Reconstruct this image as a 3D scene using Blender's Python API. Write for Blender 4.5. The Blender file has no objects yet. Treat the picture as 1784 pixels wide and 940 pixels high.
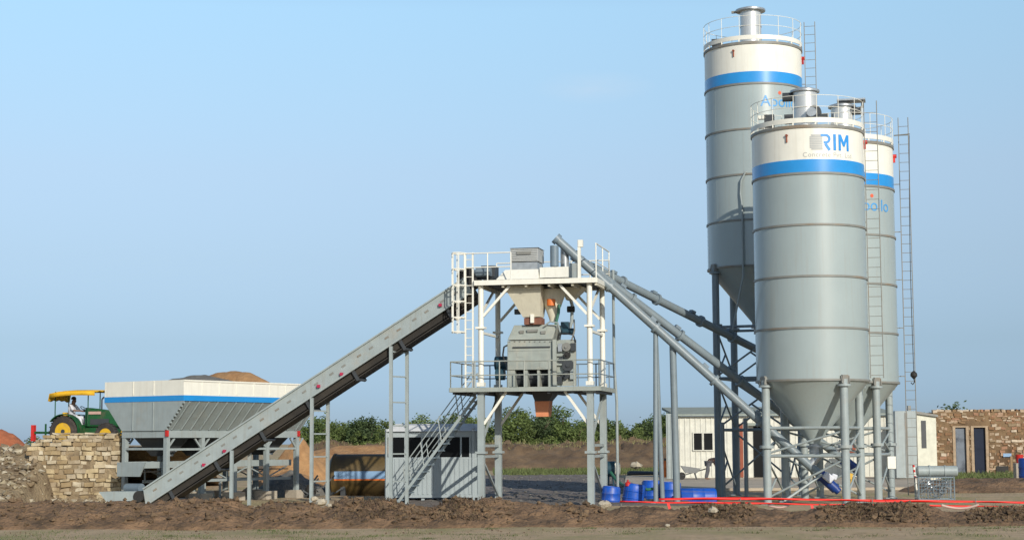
import bpy, bmesh, math, random
from mathutils import Vector, Matrix, noise
R = math.radians
rnd = random.Random(7)
scn = bpy.context.scene
col = scn.collection

# ------------------------------------------------------------------ camera
CAM_Z, FPX, W0, H0, HOR = 2.16, 3000.0, 1784.0, 940.0, 770.0
PITCH = math.atan((HOR - H0 / 2) / FPX)
ROLL = R(0.30)
cd = bpy.data.cameras.new('camera'); cam = bpy.data.objects.new('camera', cd); col.objects.link(cam)
cd.sensor_width = 36.0; cd.lens = 36.0 * FPX / W0
cd.clip_start = 0.5; cd.clip_end = 8000
CAM_ROT = Matrix.Rotation(R(90) + PITCH, 3, 'X') @ Matrix.Rotation(-ROLL, 3, 'Z')
cam.matrix_world = Matrix.Translation((0, 0, CAM_Z)) @ CAM_ROT.to_4x4()
scn.camera = cam
# ------------------------------------------------------------------ light
SUN_AZ, SUN_EL = R(23), R(23)      # azimuth measured to the right of the line behind the camera
to_sun = Vector((math.sin(SUN_AZ) * math.cos(SUN_EL), -math.cos(SUN_AZ) * math.cos(SUN_EL), math.sin(SUN_EL)))
sd = bpy.data.lights.new('sun', 'SUN'); sun = bpy.data.objects.new('sun', sd); col.objects.link(sun)
sd.energy = 3.75; sd.angle = R(0.5); sd.color = (1.0, 0.94, 0.83)
sun.rotation_euler = (-to_sun).to_track_quat('-Z', 'Y').to_euler(); sun.location = (10, -20, 40)
wd = bpy.data.worlds.new('World'); scn.world = wd; wd.use_nodes = True
wn = wd.node_tree; wn.nodes.clear()
def wnode(t, **k):
    n = wn.nodes.new(t)
    for a, b in k.items(): setattr(n, a, b)
    return n
sky = wnode('ShaderNodeTexSky', sky_type='NISHITA', sun_disc=False)
sky.sun_elevation = SUN_EL; sky.sun_rotation = math.pi - SUN_AZ
sky.altitude = 200; sky.air_density = 1.0; sky.dust_density = 0.6; sky.ozone_density = 2.0
bg = wnode('ShaderNodeBackground'); bg.inputs[1].default_value = 0.111
wo = wnode('ShaderNodeOutputWorld')
tc = wnode('ShaderNodeTexCoord'); sx = wnode('ShaderNodeSeparateXYZ')
wn.links.new(tc.outputs['Generated'], sx.inputs[0])
rp = wnode('ShaderNodeValToRGB')
rp.color_ramp.elements[0].position = 0.0; rp.color_ramp.elements[0].color = (0.45, 0.64, 1.15, 1)   # dusty blue air towards the horizon
rp.color_ramp.elements[1].position = 0.55; rp.color_ramp.elements[1].color = (1, 1, 1, 1)
for p_, c_ in ((0.027, (0.47, 0.635, 1.08)), (0.0566, (0.555, 0.65, 0.91)), (0.106, (0.85, 0.845, 0.95)), (0.155, (1.158, 1.075, 1.07)), (0.202, (1.373, 1.33, 1.24)), (0.246, (1.57, 1.575, 1.417))):
    e_ = rp.color_ramp.elements.new(p_); e_.color = c_ + (1,)
wn.links.new(sx.outputs[2], rp.inputs[0])
mx = wnode('ShaderNodeMix', data_type='RGBA', blend_type='MULTIPLY'); mx.inputs[0].default_value = 1.0
wn.links.new(sky.outputs[0], mx.inputs[6]); wn.links.new(rp.outputs[0], mx.inputs[7])
# one faint wisp of cloud
dt = wnode('ShaderNodeVectorMath', operation='SUBTRACT'); dt.inputs[1].default_value = (CAM_ROT @ Vector(((1035 - 892) / FPX, (470 - 152) / FPX, -1.0))).normalized()
wn.links.new(tc.outputs['Generated'], dt.inputs[0])
dm = wnode('ShaderNodeVectorMath', operation='MULTIPLY'); dm.inputs[1].default_value = (30, 30, 110); wn.links.new(dt.outputs[0], dm.inputs[0])
nzw = wnode('ShaderNodeTexNoise'); nzw.inputs['Scale'].default_value = 1.6; nzw.inputs['Detail'].default_value = 5; wn.links.new(dm.outputs[0], nzw.inputs['Vector'])
ln = wnode('ShaderNodeVectorMath', operation='LENGTH'); wn.links.new(dm.outputs[0], ln.inputs[0])
mr = wnode('ShaderNodeMapRange'); mr.inputs[1].default_value = 0.0; mr.inputs[2].default_value = 1.1; mr.inputs[3].default_value = 0.34; mr.inputs[4].default_value = 0.0; wn.links.new(ln.outputs[1], mr.inputs[0])
mt = wnode('ShaderNodeMath', operation='MULTIPLY'); wn.links.new(mr.outputs[0], mt.inputs[0]); wn.links.new(nzw.outputs['Fac'], mt.inputs[1])
mc = wnode('ShaderNodeMix', data_type='RGBA'); wn.links.new(mt.outputs[0], mc.inputs[0]); wn.links.new(mx.outputs[2], mc.inputs[6]); mc.inputs[7].default_value = (6.4, 6.9, 7.6, 1)
wn.links.new(mc.outputs[2], bg.inputs[0]); wn.links.new(bg.outputs[0], wo.inputs[0])
scn.view_settings.view_transform = 'Standard'; scn.view_settings.look = 'None'
scn.view_settings.exposure = 0.0; scn.view_settings.gamma = 1.0
scn.view_settings.use_curve_mapping = False

# ------------------------------------------------------------------ helpers
def ray(px, py):
    return CAM_ROT @ Vector(((px - W0 / 2) / FPX, (H0 / 2 - py) / FPX, -1.0))
def at(px, py, Y):
    d = ray(px, py); t = Y / d.y
    return Vector((d.x * t, Y, CAM_Z + d.z * t))
def ground(px, Y):
    p = at(px, HOR, Y); p.z = 0; return p
MAT = {}
def tag(o, label, cat, group=None, kind=None):
    if label: o['label'] = label
    if cat: o['category'] = cat
    if group: o['group'] = group
    if kind: o['kind'] = kind
    return o
XF = {}
def thing(name, label, cat, loc=(0, 0, 0), yaw=0.0, group=None):
    o = bpy.data.objects.new(name, None); col.objects.link(o)
    o.empty_display_size = 0.2
    o.location = loc; o.rotation_euler = (0, 0, yaw)
    XF[o.name] = Matrix.Translation(loc) @ Matrix.Rotation(yaw, 4, 'Z')
    return tag(o, label, cat, group)
def loc(T, px, py, yl=0.0):
    """the local point of thing T that is seen at the photo position, on its local plane y = yl"""
    inv = XF[T.name].inverted()
    o = inv @ Vector((0, 0, CAM_Z)); d = inv.to_3x3() @ ray(px, py)
    return o + d * ((yl - o.y) / d.y)
def sub(T, p):
    return XF[T.name] @ Vector(p)
class MB:
    def __init__(s): s.v = []; s.f = []
    def add(s, vs, fs):
        b = len(s.v); s.v += [Vector(v) for v in vs]; s.f += [tuple(i + b for i in f) for f in fs]; return s
    def hexa(s, p):   # p: 4 bottom ccw, 4 top ccw
        return s.add(p, [(3, 2, 1, 0), (4, 5, 6, 7), (0, 1, 5, 4), (1, 2, 6, 5), (2, 3, 7, 6), (3, 0, 4, 7)])
    def box(s, c, d, rot=None):
        x, y, z = d[0] / 2, d[1] / 2, d[2] / 2
        P = [Vector(q) for q in ((-x, -y, -z), (x, -y, -z), (x, y, -z), (-x, y, -z), (-x, -y, z), (x, -y, z), (x, y, z), (-x, y, z))]
        if rot is not None: P = [rot @ q for q in P]
        return s.hexa([q + Vector(c) for q in P])
    def bb(s, x0, x1, y0, y1, z0, z1):
        return s.box(((x0 + x1) / 2, (y0 + y1) / 2, (z0 + z1) / 2), (abs(x1 - x0), abs(y1 - y0), abs(z1 - z0)))
    def bar(s, a, b, w, h=None, up=(0, 0, 1)):
        a = Vector(a); b = Vector(b); h = h or w
        d = (b - a).normalized(); up = Vector(up)
        if abs(d.dot(up)) > 0.98: up = Vector((0, 1, 0))
        sd_ = d.cross(up).normalized(); u = sd_.cross(d).normalized()
        P = []
        for q in (a, b):
            for i, j in ((-1, -1), (1, -1), (1, 1), (-1, 1)): P.append(q + sd_ * (i * w / 2) + u * (j * h / 2))
        return s.add(P, [(0, 1, 2, 3), (7, 6, 5, 4), (0, 4, 5, 1), (1, 5, 6, 2), (2, 6, 7, 3), (3, 7, 4, 0)])
    def tube(s, a, b, r, n=12, r2=None, cap=True):
        a = Vector(a); b = Vector(b); r2 = r if r2 is None else r2
        d = (b - a).normalized(); e = d.orthogonal().normalized(); g = d.cross(e)
        P = []; F = []
        for q, rr in ((a, r), (b, r2)):
            for i in range(n):
                t = 2 * math.pi * i / n; P.append(q + (e * math.cos(t) + g * math.sin(t)) * rr)
        for i in range(n): j = (i + 1) % n; F.append((i, j, n + j, n + i))
        if cap: F.append(tuple(range(n - 1, -1, -1))); F.append(tuple(range(n, 2 * n)))
        return s.add(P, F)
    def path(s, pts, r, n=6):
        pts = [Vector(p) for p in pts]; P = []; F = []
        e = None
        for k, q in enumerate(pts):
            d = (pts[min(k + 1, len(pts) - 1)] - pts[max(k - 1, 0)]).normalized()
            e = d.orthogonal().normalized() if e is None else (e - d * e.dot(d)).normalized()
            g = d.cross(e)
            for i in range(n):
                t = 2 * math.pi * i / n; P.append(q + (e * math.cos(t) + g * math.sin(t)) * r)
        for k in range(len(pts) - 1):
            for i in range(n):
                j = (i + 1) % n; F.append((k * n + i, k * n + j, (k + 1) * n + j, (k + 1) * n + i))
        F.append(tuple(range(n - 1, -1, -1))); m = (len(pts) - 1) * n; F.append(tuple(range(m, m + n)))
        return s.add(P, F)
    def lathe(s, prof, c=(0, 0, 0), n=48, rot=None, cap=True):
        P = []; F = []; c = Vector(c)
        for r, z in prof:
            for i in range(n):
                t = 2 * math.pi * i / n; q = Vector((r * math.cos(t), r * math.sin(t), z))
                P.append(c + (rot @ q if rot is not None else q))
        for k in range(len(prof) - 1):
            for i in range(n):
                j = (i + 1) % n; F.append((k * n + i, k * n + j, (k + 1) * n + j, (k + 1) * n + i))
        if cap and prof[0][0] > 1e-6: F.append(tuple(range(n - 1, -1, -1)))
        if cap and prof[-1][0] > 1e-6: m = (len(prof) - 1) * n; F.append(tuple(range(m, m + n)))
        return s.add(P, F)
    def band(s, r, z0, z1, c=(0, 0, 0), n=72, t=0.02):
        """a closed ring of thickness t whose inner radius is r"""
        P = []; F = []; c = Vector(c)
        for rr, z in ((r, z0), (r + t, z0), (r + t, z1), (r, z1)):
            for i in range(n):
                a = 2 * math.pi * i / n; P.append(c + Vector((rr * math.cos(a), rr * math.sin(a), z)))
        for k in range(4):
            m = (k + 1) % 4
            for i in range(n):
                j = (i + 1) % n; F.append((k * n + i, k * n + j, m * n + j, m * n + i))
        return s.add(P, F)
    def pbox(s, T, x0, y0, x1, y1, yl, dep):
        """a box whose front face is at local y = yl and covers that patch of the photo"""
        a = loc(T, x0, y1, yl); b = loc(T, x1, y0, yl)
        return s.bb(a.x, b.x, yl, yl + dep, a.z, b.z)
    def build(s, name, mat, parent=None, smooth=35, bevel=0.0):
        me = bpy.data.meshes.new(name); me.from_pydata([tuple(v) for v in s.v], [], s.f); me.validate()
        bm_ = bmesh.new(); bm_.from_mesh(me); bmesh.ops.recalc_face_normals(bm_, faces=bm_.faces); bm_.to_mesh(me); bm_.free()
        me.materials.append(MAT[mat] if isinstance(mat, str) else mat)
        o = bpy.data.objects.new(name, me); col.objects.link(o)
        if parent is not None: o.parent = parent
        if smooth:
            me.shade_smooth(); me.set_sharp_from_angle(angle=R(smooth))
        if bevel:
            b = o.modifiers.new('bevel', 'BEVEL'); b.width = bevel; b.segments = 2; b.limit_method = 'ANGLE'
        return o
def copy_tree(o, parent=None):
    c = o.copy(); col.objects.link(c); c.parent = parent
    for ch in [x for x in bpy.data.objects if x.parent == o]: copy_tree(ch, c)
    return c
# ------------------------------------------------------------------ materials
def mat(name, base, rough=0.6, metal=0.0, var=0.12, scale=3.0, col2=None, fac2=(0.5, 0.7), scale2=1.2, bump=0.0, bscale=20.0,
        streak=None, spec=0.5, coord='Object', stretch=(1, 1, 1)):
    m = bpy.data.materials.new(name); m.use_nodes = True; nt = m.node_tree; N = nt.nodes; Lk = nt.links.new
    p = N['Principled BSDF']; p.inputs['Roughness'].default_value = rough; p.inputs['Metallic'].default_value = metal
    p.inputs['Specular IOR Level'].default_value = spec
    t = N.new('ShaderNodeTexCoord'); mp = N.new('ShaderNodeMapping'); mp.inputs['Scale'].default_value = stretch
    Lk(t.outputs[coord], mp.inputs[0])
    n1 = N.new('ShaderNodeTexNoise'); n1.inputs['Scale'].default_value = scale; n1.inputs['Detail'].default_value = 6
    Lk(mp.outputs[0], n1.inputs['Vector'])
    r1 = N.new('ShaderNodeValToRGB'); e = r1.color_ramp.elements
    e[0].position = 0.3; e[1].position = 0.7
    e[0].color = tuple(c * (1 - var) for c in base) + (1,); e[1].color = tuple(min(1, c * (1 + var)) for c in base) + (1,)
    Lk(n1.outputs['Fac'], r1.inputs[0]); out = r1.outputs[0]
    if col2:
        n2 = N.new('ShaderNodeTexNoise'); n2.inputs['Scale'].default_value = scale2; n2.inputs['Detail'].default_value = 8
        n2.inputs['Roughness'].default_value = 0.65
        Lk(mp.outputs[0], n2.inputs['Vector'])
        r2 = N.new('ShaderNodeValToRGB'); r2.color_ramp.elements[0].position = fac2[0]; r2.color_ramp.elements[1].position = fac2[1]
        Lk(n2.outputs['Fac'], r2.inputs[0])
        mm = N.new('ShaderNodeMix'); mm.data_type = 'RGBA'; Lk(r2.outputs[0], mm.inputs[0]); Lk(out, mm.inputs[6]); mm.inputs[7].default_value = tuple(col2) + (1,)
        out = mm.outputs[2]
    if streak:   # vertical run marks of dust and rust
        mp2 = N.new('ShaderNodeMapping'); mp2.inputs['Scale'].default_value = (7, 7, 0.35); Lk(t.outputs['Object'], mp2.inputs[0])
        n3 = N.new('ShaderNodeTexNoise'); n3.inputs['Scale'].default_value = 1.6; n3.inputs['Detail'].default_value = 5; Lk(mp2.outputs[0], n3.inputs['Vector'])
        r3 = N.new('ShaderNodeValToRGB'); r3.color_ramp.elements[0].position = 0.52; r3.color_ramp.elements[1].position = 0.8
        r3.color_ramp.elements[1].color = (0.55, 0.55, 0.55, 1)
        Lk(n3.outputs['Fac'], r3.inputs[0])
        m3 = N.new('ShaderNodeMix'); m3.data_type = 'RGBA'; Lk(r3.outputs[0], m3.inputs[0]); Lk(out, m3.inputs[6]); m3.inputs[7].default_value = tuple(streak) + (1,)
        out = m3.outputs[2]
    Lk(out, p.inputs['Base Color'])
    if bump:
        n4 = N.new('ShaderNodeTexNoise'); n4.inputs['Scale'].default_value = bscale; n4.inputs['Detail'].default_value = 8; Lk(mp.outputs[0], n4.inputs['Vector'])
        b = N.new('ShaderNodeBump'); b.inputs['Strength'].default_value = bump; b.inputs['Distance'].default_value = 0.1
        Lk(n4.outputs['Fac'], b.inputs['Height']); Lk(b.outputs[0], p.inputs['Normal'])
    MAT[name] = m; return m
mat('grey_paint', (0.315, 0.36, 0.36), 0.42, streak=(0.25, 0.24, 0.20), var=0.08, col2=(0.36, 0.345, 0.30), fac2=(0.56, 0.8))
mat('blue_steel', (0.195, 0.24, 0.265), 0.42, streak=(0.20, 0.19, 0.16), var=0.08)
mat('silo_paint', (0.335, 0.39, 0.385), 0.23, spec=0.95, streak=(0.33, 0.34, 0.31), var=0.035, scale=0.8)
mat('flange_paint', (0.22, 0.22, 0.20), 0.5, col2=(0.25, 0.17, 0.10), fac2=(0.5, 0.75))
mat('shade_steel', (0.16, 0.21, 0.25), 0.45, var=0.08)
mat('white_paint', (0.80, 0.78, 0.69), 0.4, streak=(0.66, 0.62, 0.52), var=0.03)
mat('blue_band', (0.014, 0.265, 0.66), 0.22, spec=0.9, var=0.05)
mat('logo_blue', (0.03, 0.27, 0.68), 0.45)
mat('logo_pale', (0.07, 0.32, 0.66), 0.45)
mat('logo_grey', (0.42, 0.43, 0.42), 0.5)
mat('logo_red', (0.75, 0.12, 0.05), 0.5)
mat('red_paint', (0.55, 0.025, 0.02), 0.45)
mat('red_tape', (0.80, 0.022, 0.012), 0.5, var=0.08)
mat('magenta_paint', (0.42, 0.02, 0.07), 0.45)
mat('black_rubber', (0.022, 0.021, 0.02), 0.75, bump=0.2)
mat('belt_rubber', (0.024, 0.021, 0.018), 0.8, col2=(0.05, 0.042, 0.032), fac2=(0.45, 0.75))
mat('dark_steel', (0.045, 0.05, 0.055), 0.5)
mat('galvanised', (0.42, 0.44, 0.45), 0.35, metal=0.5, var=0.15, scale=6)
mat('filter_steel', (0.62, 0.62, 0.60), 0.32, metal=0.45, var=0.06)
mat('motor_blue', (0.012, 0.045, 0.22), 0.4)
mat('motor_teal', (0.02, 0.06, 0.085), 0.45)
mat('orange_rubber', (0.66, 0.25, 0.12), 0.65, var=0.15)
mat('orange_paint', (0.70, 0.17, 0.03), 0.5)
mat('gate_rubber', (0.20, 0.085, 0.055), 0.8, var=0.3)
mat('rust_red', (0.27, 0.07, 0.035), 0.75)
mat('mixer_paint', (0.31, 0.34, 0.31), 0.5, col2=(0.42, 0.39, 0.31), fac2=(0.5, 0.8), streak=(0.45, 0.43, 0.36))
mat('hopper_paint', (0.66, 0.62, 0.50), 0.5, streak=(0.5, 0.46, 0.36), var=0.06)
mat('tractor_green', (0.010, 0.085, 0.024), 0.45, col2=(0.10, 0.085, 0.05), fac2=(0.52, 0.78), scale2=2.5)
mat('tractor_yellow', (0.70, 0.42, 0.02), 0.5, col2=(0.25, 0.17, 0.08), fac2=(0.5, 0.75), scale2=3)
mat('canopy_cloth', (0.74, 0.42, 0.02), 0.8, var=0.15)
mat('tyre_rubber', (0.035, 0.03, 0.028), 0.85, col2=(0.13, 0.10, 0.075), fac2=(0.5, 0.8))
mat('glass_dark', (0.004, 0.005, 0.006), 0.35, spec=0.15)
mat('cabin_panel', (0.35, 0.40, 0.415), 0.5, streak=(0.36, 0.38, 0.38), var=0.05)
mat('cabin_roof', (0.66, 0.67, 0.67), 0.8)
mat('office_sheet', (0.60, 0.59, 0.515), 0.55, streak=(0.55, 0.52, 0.42), col2=(0.5, 0.47, 0.40), fac2=(0.6, 0.85))
mat('office_roof', (0.30, 0.33, 0.29), 0.9, spec=0.1)
mat('shed_plaster', (0.66, 0.65, 0.54), 0.8, col2=(0.5, 0.46, 0.33), fac2=(0.62, 0.8), scale2=3)
mat('tank_brown', (0.11, 0.072, 0.022), 0.55, col2=(0.045, 0.028, 0.014), fac2=(0.45, 0.75))
mat('tank_stripe', (0.20, 0.33, 0.50), 0.5)
mat('drum_blue', (0.008, 0.085, 0.46), 0.45, var=0.2, col2=(0.12, 0.15, 0.28), fac2=(0.55, 0.8), scale2=4, streak=(0.20, 0.17, 0.13))
mat('concrete', (0.40, 0.35, 0.28), 0.9, bump=0.3)
mat('sand', (0.40, 0.225, 0.10), 0.95, col2=(0.30, 0.155, 0.065), fac2=(0.45, 0.65), bump=0.5, bscale=8)
mat('gravel', (0.20, 0.19, 0.17), 0.95, bump=0.8, bscale=25)
mat('tan_plaster', (0.36, 0.27, 0.18), 0.9, var=0.2, bump=0.3)
mat('wood', (0.26, 0.17, 0.09), 0.8)
mat('door_blue', (0.010, 0.017, 0.038), 0.6, spec=0.2)
mat('door_worn', (0.13, 0.155, 0.19), 0.6, col2=(0.03, 0.04, 0.06), fac2=(0.5, 0.7))
mat('hose_green', (0.03, 0.14, 0.09), 0.5)
mat('pipe_pale', (0.55, 0.36, 0.30), 0.6)
mat('skin', (0.20, 0.105, 0.065), 0.6)
mat('cloth_white', (0.62, 0.63, 0.68), 0.9)
mat('cloth_dark', (0.05, 0.035, 0.035), 0.9)
mat('cloth_grey', (0.10, 0.10, 0.11), 0.9)
mat('hair', (0.012, 0.01, 0.009), 0.7)
mat('bark', (0.12, 0.085, 0.055), 0.9)
mat('white_stone', (0.46, 0.40, 0.30), 0.9, bump=0.3)
mat('leaf_a', (0.115, 0.165, 0.048), 0.75, var=0.5, scale=0.5)
mat('leaf_b', (0.15, 0.20, 0.058), 0.75, var=0.45, scale=0.5)
mat('leaf_c', (0.08, 0.12, 0.045), 0.75, var=0.5, scale=0.5)
for k_ in 'abc':   # leaves let some light through
    nt_ = MAT['leaf_' + k_].node_tree; p_ = nt_.nodes['Principled BSDF']; tl_ = nt_.nodes.new('ShaderNodeBsdfTranslucent'); ms_ = nt_.nodes.new('ShaderNodeMixShader'); ms_.inputs[0].default_value = 0.35
    nt_.links.new(p_.inputs['Base Color'].links[0].from_socket, tl_.inputs[0]); nt_.links.new(p_.outputs[0], ms_.inputs[1]); nt_.links.new(tl_.outputs[0], ms_.inputs[2])
    nt_.links.new(ms_.outputs[0], nt_.nodes['Material Output'].inputs[0])
mat('dry_grass', (0.17, 0.125, 0.06), 0.9, var=0.4, scale=2)
mat('dark_twig', (0.060, 0.038, 0.024), 0.9, var=0.4, scale=2)
mat('dry_green', (0.20, 0.19, 0.08), 0.9, var=0.4, scale=2)
mat('green_grass', (0.10, 0.125, 0.04), 0.9, var=0.4, scale=2)
mat('soil', (0.205, 0.126, 0.07), 0.95, var=0.30, scale=1.6, col2=(0.085, 0.055, 0.03), fac2=(0.48, 0.66), scale2=1.1, bump=1.0, bscale=9)
mat('clod_soil', (0.15, 0.098, 0.055), 0.95, var=0.4, scale=1.0, bump=0.6, bscale=12)
mat('far_soil', (0.20, 0.13, 0.07), 0.95, var=0.35, scale=0.8, col2=(0.10, 0.062, 0.034), fac2=(0.46, 0.64), scale2=0.4, bump=1.0, bscale=2.5)
mat('red_soil', (0.36, 0.115, 0.05), 0.95, var=0.2, bump=0.6, bscale=4)
mat('rubble_soil', (0.27, 0.205, 0.125), 0.95, var=0.25, scale=1.5, col2=(0.14, 0.095, 0.055), fac2=(0.48, 0.66), scale2=1.1, bump=1.0, bscale=7)
mat('grey_yard', (0.175, 0.148, 0.128), 0.9, var=0.25, scale=0.5, col2=(0.21, 0.195, 0.175), fac2=(0.55, 0.75), scale2=0.25, bump=0.8, bscale=6)
mat('slab', (0.46, 0.385, 0.29), 0.9, var=0.12, scale=0.6, bump=0.3)
def stone_material(name, cols, dirt=(0.16, 0.11, 0.06), amount=0.75):
    m = bpy.data.materials.new(name); m.use_nodes = True; nt = m.node_tree; N = nt.nodes; Lk = nt.links.new
    p = N['Principled BSDF']; p.inputs['Roughness'].default_value = 0.92
    g = N.new('ShaderNodeNewGeometry'); r = N.new('ShaderNodeValToRGB'); r.color_ramp.interpolation = 'CONSTANT'
    els = r.color_ramp.elements
    while len(els) < len(cols): els.new(0.5)
    for i, c in enumerate(cols): els[i].position = i / len(cols); els[i].color = tuple(c) + (1,)
    Lk(g.outputs['Random Per Island'], r.inputs[0])
    t = N.new('ShaderNodeTexCoord'); n = N.new('ShaderNodeTexNoise'); n.inputs['Scale'].default_value = 5; n.inputs['Detail'].default_value = 8
    Lk(t.outputs['Object'], n.inputs['Vector'])
    q = N.new('ShaderNodeMapRange'); q.inputs[3].default_value = 0.65; q.inputs[4].default_value = 1.35; Lk(n.outputs['Fac'], q.inputs[0])
    mm = N.new('ShaderNodeMix'); mm.data_type = 'RGBA'; mm.blend_type = 'MULTIPLY'; mm.inputs[0].default_value = 1
    Lk(r.outputs[0], mm.inputs[6]); Lk(q.outputs[0], mm.inputs[7]); n5 = N.new('ShaderNodeTexNoise'); n5.inputs['Scale'].default_value = 1.1; n5.inputs['Detail'].default_value = 7; n5.inputs['Roughness'].default_value = 0.7
    Lk(t.outputs['Object'], n5.inputs['Vector']); r5 = N.new('ShaderNodeValToRGB'); r5.color_ramp.elements[0].position = 0.44; r5.color_ramp.elements[1].position = 0.66
    r5.color_ramp.elements[1].color = (amount, amount, amount, 1); Lk(n5.outputs['Fac'], r5.inputs[0])
    m5 = N.new('ShaderNodeMix'); m5.data_type = 'RGBA'; Lk(r5.outputs[0], m5.inputs[0]); Lk(mm.outputs[2], m5.inputs[6]); m5.inputs[7].default_value = tuple(dirt) + (1,)
    Lk(m5.outputs[2], p.inputs['Base Color'])
    b = N.new('ShaderNodeBump'); b.inputs['Strength'].default_value = 0.6; b.inputs['Distance'].default_value = 0.05
    Lk(n.outputs['Fac'], b.inputs['Height']); Lk(b.outputs[0], p.inputs['Normal'])
    MAT[name] = m
stone_material('ramp_stone', [(0.46, 0.38, 0.25), (0.36, 0.27, 0.15), (0.56, 0.49, 0.36), (0.28, 0.20, 0.11), (0.50, 0.40, 0.24), (0.40, 0.33, 0.23)], (0.24, 0.17, 0.09), 0.9)
stone_material('house_stone', [(0.27, 0.17, 0.09), (0.42, 0.32, 0.22), (0.22, 0.12, 0.06), (0.54, 0.45, 0.34), (0.33, 0.18, 0.11), (0.28, 0.21, 0.13), (0.46, 0.31, 0.21)], (0.20, 0.12, 0.065), 0.6)
stone_material('rubble_stone', [(0.34, 0.28, 0.18), (0.25, 0.19, 0.12), (0.46, 0.41, 0.31), (0.20, 0.15, 0.095)])
def ground_material():
    m = bpy.data.materials.new('ground_dirt'); m.use_nodes = True; nt = m.node_tree; N = nt.nodes; Lk = nt.links.new
    p = N['Principled BSDF']; p.inputs['Roughness'].default_value = 0.95; p.inputs['Specular IOR Level'].default_value = 0.2
    t = N.new('ShaderNodeTexCoord')
    def nz(s, st=(1, 1, 1), d=8):
        mp = N.new('ShaderNodeMapping'); mp.inputs['Scale'].default_value = st; Lk(t.outputs['Object'], mp.inputs[0])
        n = N.new('ShaderNodeTexNoise'); n.inputs['Scale'].default_value = s; n.inputs['Detail'].default_value = d; n.inputs['Roughness'].default_value = 0.62
        Lk(mp.outputs[0], n.inputs['Vector']); return n.outputs['Fac']
    def rmp(f, a, b):
        r = N.new('ShaderNodeValToRGB'); r.color_ramp.elements[0].position = a; r.color_ramp.elements[1].position = b; Lk(f, r.inputs[0]); return r
    r0 = rmp(nz(1.5), 0.3, 0.7); r0.color_ramp.elements[0].color = (0.42, 0.305, 0.185, 1); r0.color_ramp.elements[1].color = (0.57, 0.43, 0.275, 1)
    def over(a, fac, c):
        x = N.new('ShaderNodeMix'); x.data_type = 'RGBA'; Lk(fac, x.inputs[0]); Lk(a, x.inputs[6]); x.inputs[7].default_value = c + (1,); return x.outputs[2]
    o = over(r0.outputs[0], rmp(nz(0.35, (1, 0.6, 1)), 0.46, 0.66).outputs[0], (0.34, 0.30, 0.145))
    o = over(o, rmp(nz(0.6, (0.7, 1, 1)), 0.62, 0.72).outputs[0], (0.26, 0.175, 0.10))
    Lk(o, p.inputs['Base Color'])
    b = N.new('ShaderNodeBump'); b.inputs['Strength'].default_value = 0.9; b.inputs['Distance'].default_value = 0.12
    Lk(nz(5.0), b.inputs['Height']); Lk(b.outputs[0], p.inputs['Normal'])
    MAT['ground_dirt'] = m
ground_material()

# ------------------------------------------------------------------ setting: ground
def axis(fine0, fine1, step, lo, hi):
    a = [v for v in lo if v < fine0]; n = int((fine1 - fine0) / step)
    return a + [fine0 + i * step for i in range(n + 1)] + [v for v in hi if v > fine1]
gx = axis(-40, 40, 0.8, [-4000, -1500, -500, -200, -90], [90, 200, 500, 1500, 4000])
gy = axis(28, 120, 0.8, [-300, -60, 0, 15], [150, 200, 320, 600, 1200, 2500, 5000])
def gz(x, y):
    k = 1.0 if (28 < y < 118 and abs(x) < 39) else 0.0
    return k * 0.05 * noise.noise(Vector((x * 0.35, y * 0.35, 0)))
g = MB(); nx = len(gx)
g.add([(x, y, gz(x, y)) for y in gy for x in gx], [(j * nx + i, j * nx + i + 1, (j + 1) * nx + i + 1, (j + 1) * nx + i) for j in range(len(gy) - 1) for i in range(nx - 1)])
go = g.build('ground', 'ground_dirt', smooth=60); tag(go, 'brown earth ground with thin greenish grass running to the horizon', 'ground', kind='structure')

def heap_grid(x0, x1, nxx, y0, y1, nyy, zf):
    m = MB(); xs = [x0 + (x1 - x0) * i / nxx for i in range(nxx + 1)]; ys = [y0 + (y1 - y0) * j / nyy for j in range(nyy + 1)]
    m.add([(x, y, zf(x, y)) for y in ys for x in xs], [(j * (nxx + 1) + i, j * (nxx + 1) + i + 1, (j + 1) * (nxx + 1) + i + 1, (j + 1) * (nxx + 1) + i) for j in range(nyy) for i in range(nxx)])
    return m
def fbm(x, y, s, oct=4, seed=0.0):
    return noise.fractal(Vector((x * s, y * s, seed)), 0.9, 2.1, oct)
# the near dirt berm: crest heights read along the frame
CREST = [(-150, 873), (0, 872), (150, 872), (250, 873), (330, 868), (400, 868), (438, 884), (470, 874), (540, 876), (570, 884), (600, 868), (660, 867), (700, 876), (745, 883),
         (800, 868), (860, 866), (900, 874), (960, 877), (1030, 877), (1060, 886), (1100, 880), (1180, 885), (1240, 880), (1290, 878), (1330, 885), (1400, 888), (1430, 881), (1500, 879),
         (1570, 878), (1620, 883), (1650, 889), (1700, 889), (1740, 882), (1784, 884), (1950, 882)]
BY = 46.3
CP = []
for a_, b_ in CREST:
    p_ = at(a_, b_, BY); CP.append((p_.x, p_.z))
def crest(x):
    if x <= CP[0][0]: return CP[0][1]
    for (xa, za), (xb, zb) in zip(CP, CP[1:]):
        if x <= xb:
            t = (x - xa) / (xb - xa); t = t * t * (3 - 2 * t); return za + (zb - za) * t
    return CP[-1][1]
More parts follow.
